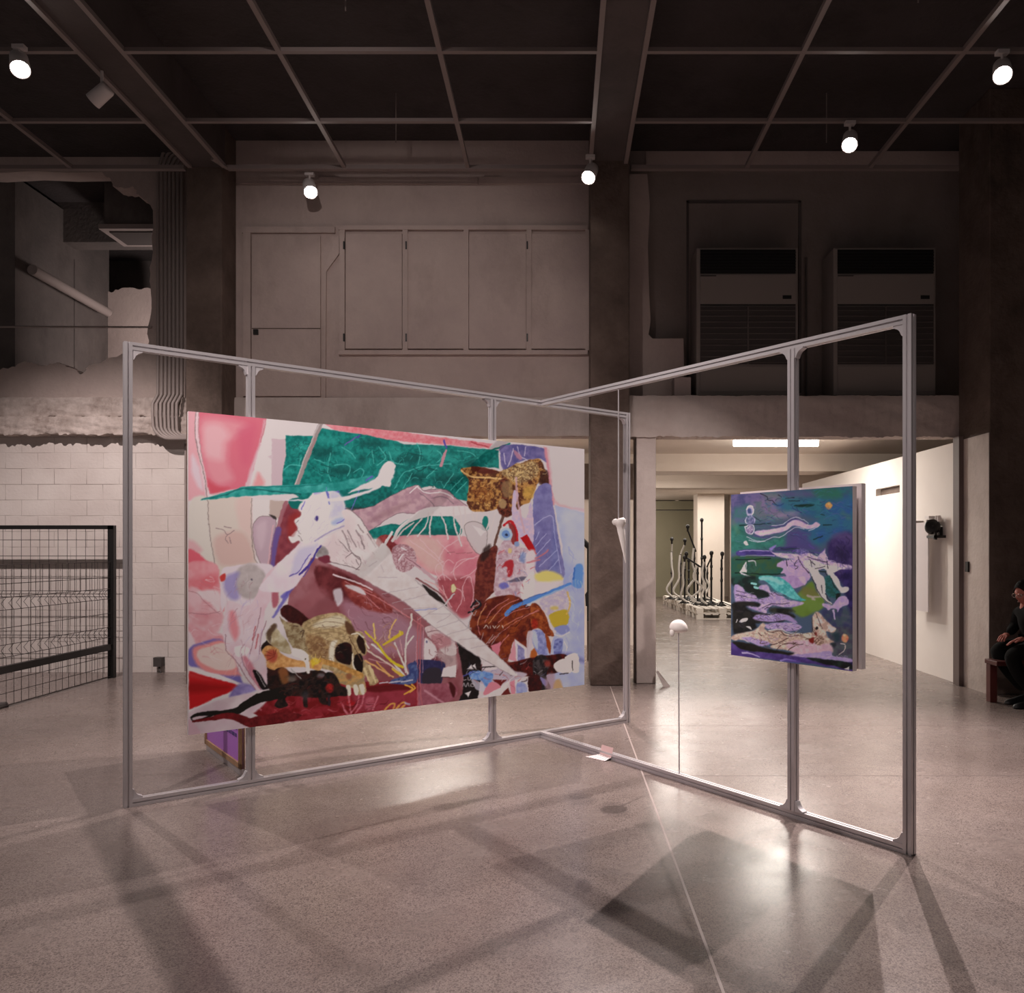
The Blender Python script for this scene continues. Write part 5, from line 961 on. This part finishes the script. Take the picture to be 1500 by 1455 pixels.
    p('d9c3b2', '40 640 100 600 290 555 360 490 400 500 410 560 560 560 640 600 860 590 900 560 890 430 930 370 970 380 1030 450 1040 500 1140 540 1100 580 1040 570 1060 640 1120 680 1080 700 1100 790 900 830 660 825 740 790 620 770 460 740 470 700 360 720 240 680 140 660 80 670', n=br, b=1)
    p('d8b8c0', '620 700 800 660 1000 700 1080 700 1100 790 900 830 700 800', n=('c49cae', 4, 2), b=2); p('b69ed4', '150 640 240 630 300 650 430 680 440 710 340 730 250 690', n=lr, b=1); p('b49ed0', '680 820 900 800 1090 780 1110 830 1290 850 1310 890 1100 870 800 850', n=lr, b=1)
    ss('4a2c26', '420 570 470 580 560 570 620 620 760 620 880 660;330 590 360 620;460 710 540 690 640 640;520 760 600 700 720 700;640 770 720 720 800 700;360 660 350 700 420 690', 1.2, .85); ss('fff4e6', '440 560 560 550 640 585 780 600', 1.5, .7); p('7a1f1a', '860 650 920 640 900 700 870 680', b=1); p('e8d8b8', '800 600 880 590 880 640 820 630', b=1)
    scat(A, ['5a3c30', 'f4e2d0', '8a6a60', 'a890b8', '3a2a28'], 560, 660, 420, 90, 90, 50, .9, .15, .6, 50, .75); scat(A, ['5a3c30', 'f4e2d0'], 960, 520, 70, 120, 24, 40, .9, 1.2, .6, 51, .75); scat(A, ['8a70b8', 'd0c0e8'], 980, 840, 280, 30, 36, 40, .8, .1, .4, 52, .6)
    e('c7a898', 965, 665, 55, 55, 1, 1, n=('8a6a5c', 2, 4)); ss('54382e', '910 680 960 640 1010 660;930 700 960 670;990 700 980 670;940 640 970 660', .8, .8); e('1c1414', 940, 540, 14, 16, 1, .8); e('7a1f1a', 930, 600, 12, 18, .9, 1); p('e4ccc4', '940 440 1000 430 1130 550 1090 580 1000 540 960 500', n=br, b=1); ss('3a2a28', '930 380 960 460 1000 540;890 430 900 560 930 600', 1.1, .8); p('f0ddc8', '1060 530 1140 545 1090 580', sh=1)
    p('141210', '70 680 240 700 360 740 470 760 620 790 700 800 640 825 460 800 300 790 180 770 80 730', n=('23201c', 8, 2), b=1.2)
    p('45306f', '40 690 180 770 460 800 700 830 900 860 1320 920 1325 1000 1200 970 900 910 600 880 300 850 40 815', n=('5a4488', 8, 3), b=1); p('141416', '840 850 1000 860 1280 900 1320 960 1280 970 1100 930 900 880', n=('22302a', 8, 2), b=1); ss('c8b8e4', '160 795 260 805 340 845;560 880 620 865 720 880', (3, 1), .8); p('5f4a9c', '560 880 620 860 740 870 760 900', a=.7, b=1.5); p('e4dadf', '1230 960 1280 940 1275 978', sh=1)
    e('d8946c', 1236, 645, 38, 42, 1, 1, n=('c0574e', 4, 3)); e('ecc49a', 1225, 610, 14, 12, .8, 1.2); p('16303a', '1110 600 1170 590 1180 660 1140 680', a=.7, b=2.5); s('c9b8b4', '1235 720 1230 770 1170 815', (2, 1.2), .9); s('e0d0cc', '1190 700 1235 705', 1.2); p('20282c', '1080 700 1140 700 1120 740', a=.8, b=1.5)
    ss('6f5f78', '1200 400 1290 420;1220 470 1300 500', 3, .3, 2)
    return A
GAIN = 1.0
def canvas(name, artf, P0, dirv, wid, z0, z1, nu, nv, normal, thick, lab, cat, gain):
    r = empty(name, (P0.x+dirv.x*wid/2, P0.y+dirv.y*wid/2, z0)); tag(r, lab, cat)
    A = artf(); u = np.linspace(0, wid, nu); v = np.linspace(z0, z1, nv); U, V = np.meshgrid(u, v)
    X = P0.x+dirv.x*U; Y = P0.y+dirv.y*U; px = (CX+FPX*X/Y-A.x0)*A.res-.5; py = (CY-(V-CH)*FPX/Y-A.y0)*A.res-.5
    px = np.clip(px, 0, A.w-1.001); py = np.clip(py, 0, A.h-1.001); xi = px.astype(int); yi = py.astype(int); fx = (px-xi)[..., None]; fy = (py-yi)[..., None]
    c = (A.c[yi, xi]*(1-fx)+A.c[yi, np.minimum(xi+1, A.w-1)]*fx)*(1-fy)+(A.c[np.minimum(yi+1, A.h-1), xi]*(1-fx)+A.c[np.minimum(yi+1, A.h-1), np.minimum(xi+1, A.w-1)]*fx)*fy
    lin = np.clip(s2l(np.clip(c, 0, 1))*gain*np.array([.94, 1.04, 1.07]), 0, .92)
    off = np.array([P0.x+dirv.x*wid/2, P0.y+dirv.y*wid/2, z0])
    co = np.stack([X, Y, V], -1).reshape(-1, 3)+np.array(normal)*.0008-off
    idx = np.arange(nu*nv).reshape(nv, nu); f = np.stack([idx[:-1, :-1], idx[:-1, 1:], idx[1:, 1:], idx[1:, :-1]], -1).reshape(-1, 4)
    me = bpy.data.meshes.new('painted_face'); me.vertices.add(len(co)); me.vertices.foreach_set('co', co.ravel())
    me.loops.add(f.size); me.loops.foreach_set('vertex_index', f.ravel().astype(np.int32)); me.polygons.add(len(f))
    me.polygons.foreach_set('loop_start', np.arange(0, f.size, 4, dtype=np.int32)); me.update(calc_edges=True)
    at_ = me.color_attributes.new('paint', 'FLOAT_COLOR', 'POINT'); at_.data.foreach_set('color', np.concatenate([lin.reshape(-1, 3), np.ones((nu*nv, 1))], 1).ravel().astype(np.float32))
    me.materials.append(M['paint']); o = bpy.data.objects.new('painted_face', me); C.objects.link(o); o.parent = r
    n = Vector(normal); b = MB(); a = P0; e_ = P0+dirv*wid; k = -n*thick
    b.add([(a.x, a.y, z0), (e_.x, e_.y, z0), (e_.x+k.x, e_.y+k.y, z0), (a.x+k.x, a.y+k.y, z0), (a.x, a.y, z1), (e_.x, e_.y, z1), (e_.x+k.x, e_.y+k.y, z1), (a.x+k.x, a.y+k.y, z1)],
          [(0,3,2,1),(4,5,6,7),(0,1,5,4),(1,2,6,5),(2,3,7,6),(3,0,4,7)]).build('stretched_canvas', M['canvas'], r)
    return r
uB = Vector((.797, .604, 0)).normalized()
canvas('painting', big_art, Vector((-2.238, 4.936, 0)), uB, 3.063, .384, 2.337, 700, 520, (uB.y, -uB.x, 0), .028, 'huge pink, teal and white surreal painting with a skull and lizard on the left frame', 'painting', 1.25)
uS = Vector((.589, -.808, 0)).normalized()
Ls = Vector((1.025, 4.9006, 0))
canvas('painting', small_art, Ls, uS, .828, .873, 1.831, 260, 340, (uS.y, -uS.x, 0), .035, 'small dark blue and purple painting of pale drifting figures on the right frame', 'painting', 1.6)
# its twin on the far side of the post, seen edge on
nS = Vector((-uS.y, uS.x, 0))
a = Ls+nS*.087-uS*.006; b_ = a+uS*.828
r = empty('canvas_panel', ((a.x+b_.x)/2, (a.y+b_.y)/2, .86)); tag(r, 'white edged canvas hung back to back behind the small blue painting', 'painting')
def slab(a, b_, n, t, z0, z1): k = n*t; return MB().add([(a.x, a.y, z0), (b_.x, b_.y, z0), (b_.x+k.x, b_.y+k.y, z0), (a.x+k.x, a.y+k.y, z0), (a.x, a.y, z1), (b_.x, b_.y, z1), (b_.x+k.x, b_.y+k.y, z1), (a.x+k.x, a.y+k.y, z1)], [(0,3,2,1),(4,5,6,7),(0,1,5,4),(1,2,6,5),(2,3,7,6),(3,0,4,7)])
slab(a, b_, nS, .035, .875, 1.85).build('stretched_canvas', M['canvas'], r)
for f in (.3, .75): q = a+uS*(.828*f); slab(q-nS*.05, q-nS*.05+uS*.03, nS, .05, 1.75, 1.79).build('spacer', M['alu2'], r)
# purple picture standing across the left frame
pA, pB = Vector((-2.655, 6.15, 0)), Vector((-2.10, 5.415, 0)); uP = (pB-pA).normalized(); nP = Vector((uP.y, -uP.x, 0)); Lp = (pB-pA).length
r = empty('purple_picture', ((pA.x+pB.x)/2, (pA.y+pB.y)/2, .0)); tag(r, 'purple printed picture in a wooden frame standing low behind the huge painting', 'picture')
slab(pA, pB, nP, -.012, .05, 1.03).build('backing_board', flat('purple_print', 'b574cf', .6), r)
fw = MB()
def sl(a, b_, z0, z1, t=.03): s_ = slab(a+nP*.012, b_+nP*.012, nP, -t, z0, z1); fw.add(s_.v, s_.f)
sl(pA, pA+uP*.03, .05, 1.03); sl(pB-uP*.05, pB, .05, 1.03); sl(pA, pB, .05, .085); sl(pA, pB, 1.0, 1.03)
fw.build('wooden_frame', M['wood'], r)
ew = MB()
sx = slab(pA, pB, nP, -.03, .0, .05); ew.add(sx.v, sx.f); ew.build('aluminium_foot', M['alu'], r)
lt = MB(); rr = random.Random(3)
for row in range(14):
    x = Lp*.35
    while x < Lp*.88:
        w_ = rr.uniform(.02, .07); q = pA+uP*x+nP*.0015; s_ = slab(q, q+uP*min(w_, Lp*.9-x), nP, .0006, .24+row*.05, .265+row*.05); lt.add(s_.v, s_.f); x += w_+.015
lt.build('printed_block', flat('violet_ink', '4a3a78', .7), r)
# ======================= SEATED PERSON =======================
def skin_body(name, joints, edges, m, parent, sub=2, root=0):
    me = bpy.data.meshes.new(name); me.from_pydata([j[0] for j in joints], edges, []); me.update()
    o = bpy.data.objects.new(name, me); C.objects.link(o); o.parent = parent
    o.matrix_parent_inverse = Matrix.Translation(parent.location).inverted()
    sk = o.modifiers.new('skin', 'SKIN'); sk.use_smooth_shade = True; sk.branch_smoothing = .6
    for i, j in enumerate(joints):
        v = me.skin_vertices[0].data[i]; r_ = j[1]; v.radius = r_ if isinstance(r_, tuple) else (r_, r_); v.use_root = (i == root)
    sb = o.modifiers.new('sub', 'SUBSURF'); sb.levels = sub; sb.render_levels = sub
    if m: me.materials.append(m)
    return o
def person():
    r = empty('person', (4.76, 8.12, .42)); tag(r, 'person in dark clothes and glasses sitting bent forward on the bench, facing left', 'person')
    ms = flat('skin', 'b0685a', .6); md = flat('dark_cloth', '161414', .95, spec=.15); mh = flat('dark_hair', '0c0a09', .95); mt = flat('dark_trousers', '131211', .95, spec=.15); mshoe = flat('dark_shoe', '121010', .5)
    # trousers: pelvis, thighs to the left, shins tucked back
    J = [((4.76, 8.08, .55), .14), ((4.68, 7.98, .53), .105), ((4.46, 7.88, .52), .095), ((4.30, 7.82, .50), .082), ((4.38, 7.80, .30), .066), ((4.50, 7.78, .13), .05),
         ((4.70, 8.18, .53), .105), ((4.50, 8.18, .53), .095), ((4.33, 8.14, .50), .080), ((4.42, 8.06, .30), .064), ((4.54, 8.00, .13), .05)]
    skin_body('trousers', J, [(0, 1), (1, 2), (2, 3), (3, 4), (4, 5), (0, 6), (6, 7), (7, 8), (8, 9), (9, 10)], mt, r)
    T_ = [((4.74, 8.10, .58), (.15, .14)), ((4.70, 8.10, .70), (.145, .13)), ((4.63, 8.09, .82), (.15, .13)), ((4.60, 8.08, .91), (.115, .10)), ((4.585, 8.07, .965), .055),
          ((4.59, 7.92, .885), .070), ((4.56, 7.83, .74), .056), ((4.47, 7.84, .66), .046),
          ((4.62, 8.24, .885), .070), ((4.62, 8.30, .74), .056), ((4.50, 8.20, .67), .046)]
    skin_body('jacket', T_, [(0, 1), (1, 2), (2, 3), (3, 4), (3, 5), (5, 6), (6, 7), (3, 8), (8, 9), (9, 10)], md, r)
    # head, with a face turned to the left and down
    c = Vector((4.575, 8.06, 1.075)); q = Matrix.Translation(c) @ Matrix.Rotation(math.radians(200), 4, 'Z') @ Matrix.Rotation(math.radians(14), 4, 'Y')
    def headpt(th, ph):
        x, y, z = math.sin(th)*math.cos(ph), math.sin(th)*math.sin(ph), math.cos(th)
        X, Y, Z = x*.098, y*.075, z*.118
        if z < 0: X *= 1-.12*abs(z); Y *= 1-.38*abs(z)**1.3; 
        if z < 0 and x < 0: X *= 1-.35*abs(z)
        f = max(0, x)
        X += f**2*.024*math.exp(-((y/.16)**2))*math.exp(-((z+.18)/.17)**2)*1.3        # nose
        X += f*.010*math.exp(-((z+.92)/.2)**2)                                         # chin
        X += f*.006*math.exp(-((y/.35)**2))*math.exp(-((z+.55)/.09)**2)                # lips
        X -= f*.010*math.exp(-((z-.05)/.10)**2)*(math.exp(-((y-.40)/.16)**2)+math.exp(-((y+.40)/.16)**2))  # eye sockets
        X += f*.005*math.exp(-((z-.22)/.08)**2)
        return (X, Y, Z)
    n1, n2 = 40, 48; vs = [headpt(math.pi*j/n1, 2*math.pi*i/n2) for j in range(n1+1) for i in range(n2)]
    fs = [(j*n2+i, j*n2+(i+1) % n2, (j+1)*n2+(i+1) % n2, (j+1)*n2+i) for j in range(n1) for i in range(n2)]
    h = MB().add(vs, fs, True, q)
    h.tube([q @ Vector((-.02, 0, -.07)), (4.60, 8.08, .96), (4.60, 8.08, .92)], [.052, .052, .058], 16)
    hd = h.build('head', ms, r)
    for sgn in (1, -1):
        MB().lathe([(0, -.008), (.016, -.006), (.022, 0), (.016, .006), (0, .003)], 14, q @ Matrix.Translation((-.005, sgn*.076, -.008)) @ Matrix.Rotation(math.pi/2, 4, 'X') @ Matrix.Diagonal((1, 1.5, 1, 1))).build('ear', ms, hd)
        MB().lathe([(0, -.010), (.007, -.007), (.010, 0), (.007, .007), (0, .010)], 12, q @ Matrix.Translation((.083, sgn*.030, .006))).build('eye', flat('eye_dark', '1a1210', .2), hd)
        g_ = MB(); g_.tube([q @ Vector((.105+.0*k, sgn*.032+.024*math.cos(t), .004+.019*math.sin(t))) for k, t in enumerate(np.linspace(0, 2*math.pi, 15))], .0022, 6)
        g_.tube([q @ Vector((.104, sgn*.055, .008)), q @ Vector((.02, sgn*.080, .01))], .002, 6); g_.build('glasses', flat('pale_glasses', 'b8b0aa', .2, .6), hd)
    MB().tube([q @ Vector((.094, -.014, -.064)), q @ Vector((.100, 0, -.062)), q @ Vector((.094, .014, -.064))], .0035, 6).build('mouth', flat('lip', '7a3a36', .5), hd)
    hv = []; rr = random.Random(9)
    for j in range(n1+1):
        for i in range(n2):
            th, ph = math.pi*j/n1*.62, 2*math.pi*i/n2; x = math.cos(ph); lim = 1 if x < .1 else 1-.50*x
            X, Y, Z = headpt(th*lim, ph); k = 1.10+rr.uniform(-.012, .03); hv.append((X*k-.002, Y*k, Z*k+.006))
    MB().add(hv, fs, True, q).build('hair', mh, r)
    # hands resting on the knees
    def hand(w, d, s_):
        d = Vector(d).normalized(); side = d.cross(Vector((0, 0, 1))).normalized()*s_; w = Vector(w); up = Vector((0, 0, 1))
        hj = [(w, .026), (w+d*.04, .034), (w+d*.085, (.036, .018))]; he = [(0, 1), (1, 2)]
        for k, (o_, ln) in enumerate(((-.030, .072), (-.010, .082), (.010, .077), (.029, .060))):
            b0 = w+d*.085+side*o_; i0 = len(hj); hj += [(b0, .010), (b0+d*ln*.5-up*.008, .009), (b0+d*ln-up*.035, .008)]; he += [(2, i0), (i0, i0+1), (i0+1, i0+2)]
        i0 = len(hj); b0 = w+d*.035-side*.032; hj += [(b0, .012), (b0+d*.03-side*.02-up*.008, .010), (b0+d*.055-side*.022-up*.02, .009)]; he += [(1, i0), (i0, i0+1), (i0+1, i0+2)]
        skin_body('hand', [(tuple(a_), b_) for a_, b_ in hj], he, ms, r, 2)
    hand((4.46, 7.845, .655), (-.8, .5, -.25), 1); hand((4.49, 8.19, .66), (-.8, -.5, -.2), -1)
    for (x, y) in ((4.50, 7.78), (4.54, 8.00)):
        vs_ = [(.05, 0, .0), (.045, .0, .09), (-.02, 0, .085), (-.10, 0, .055), (-.185, 0, .038), (-.20, 0, .0)]; s_ = MB()
        secs = [(.055, .030, .095), (.02, .036, .10), (-.04, .038, .085), (-.10, .044, .065), (-.16, .043, .052), (-.20, .030, .038), (-.212, .010, .02)]
        v_ = []; k = 10
        for dx, hw, hh in secs:
            for i in range(k): t = math.pi*i/(k-1); v_.append((x+dx, y+hw*math.cos(t)*1.0-dx*.15*0-.25*min(0, dx)*-1*0+.3*dx*1.0*.5, hh*math.sin(t)))
        s_.add(v_, [(a_*k+b_, a_*k+b_+1, (a_+1)*k+b_+1, (a_+1)*k+b_) for a_ in range(len(secs)-1) for b_ in range(k-1)]+[[a_*k for a_ in range(len(secs))]+[a_*k+k-1 for a_ in range(len(secs)-1, -1, -1)], list(range(k)), list(range((len(secs)-1)*k, len(secs)*k))], True)
        s_.build('shoe', mshoe, r)
person()
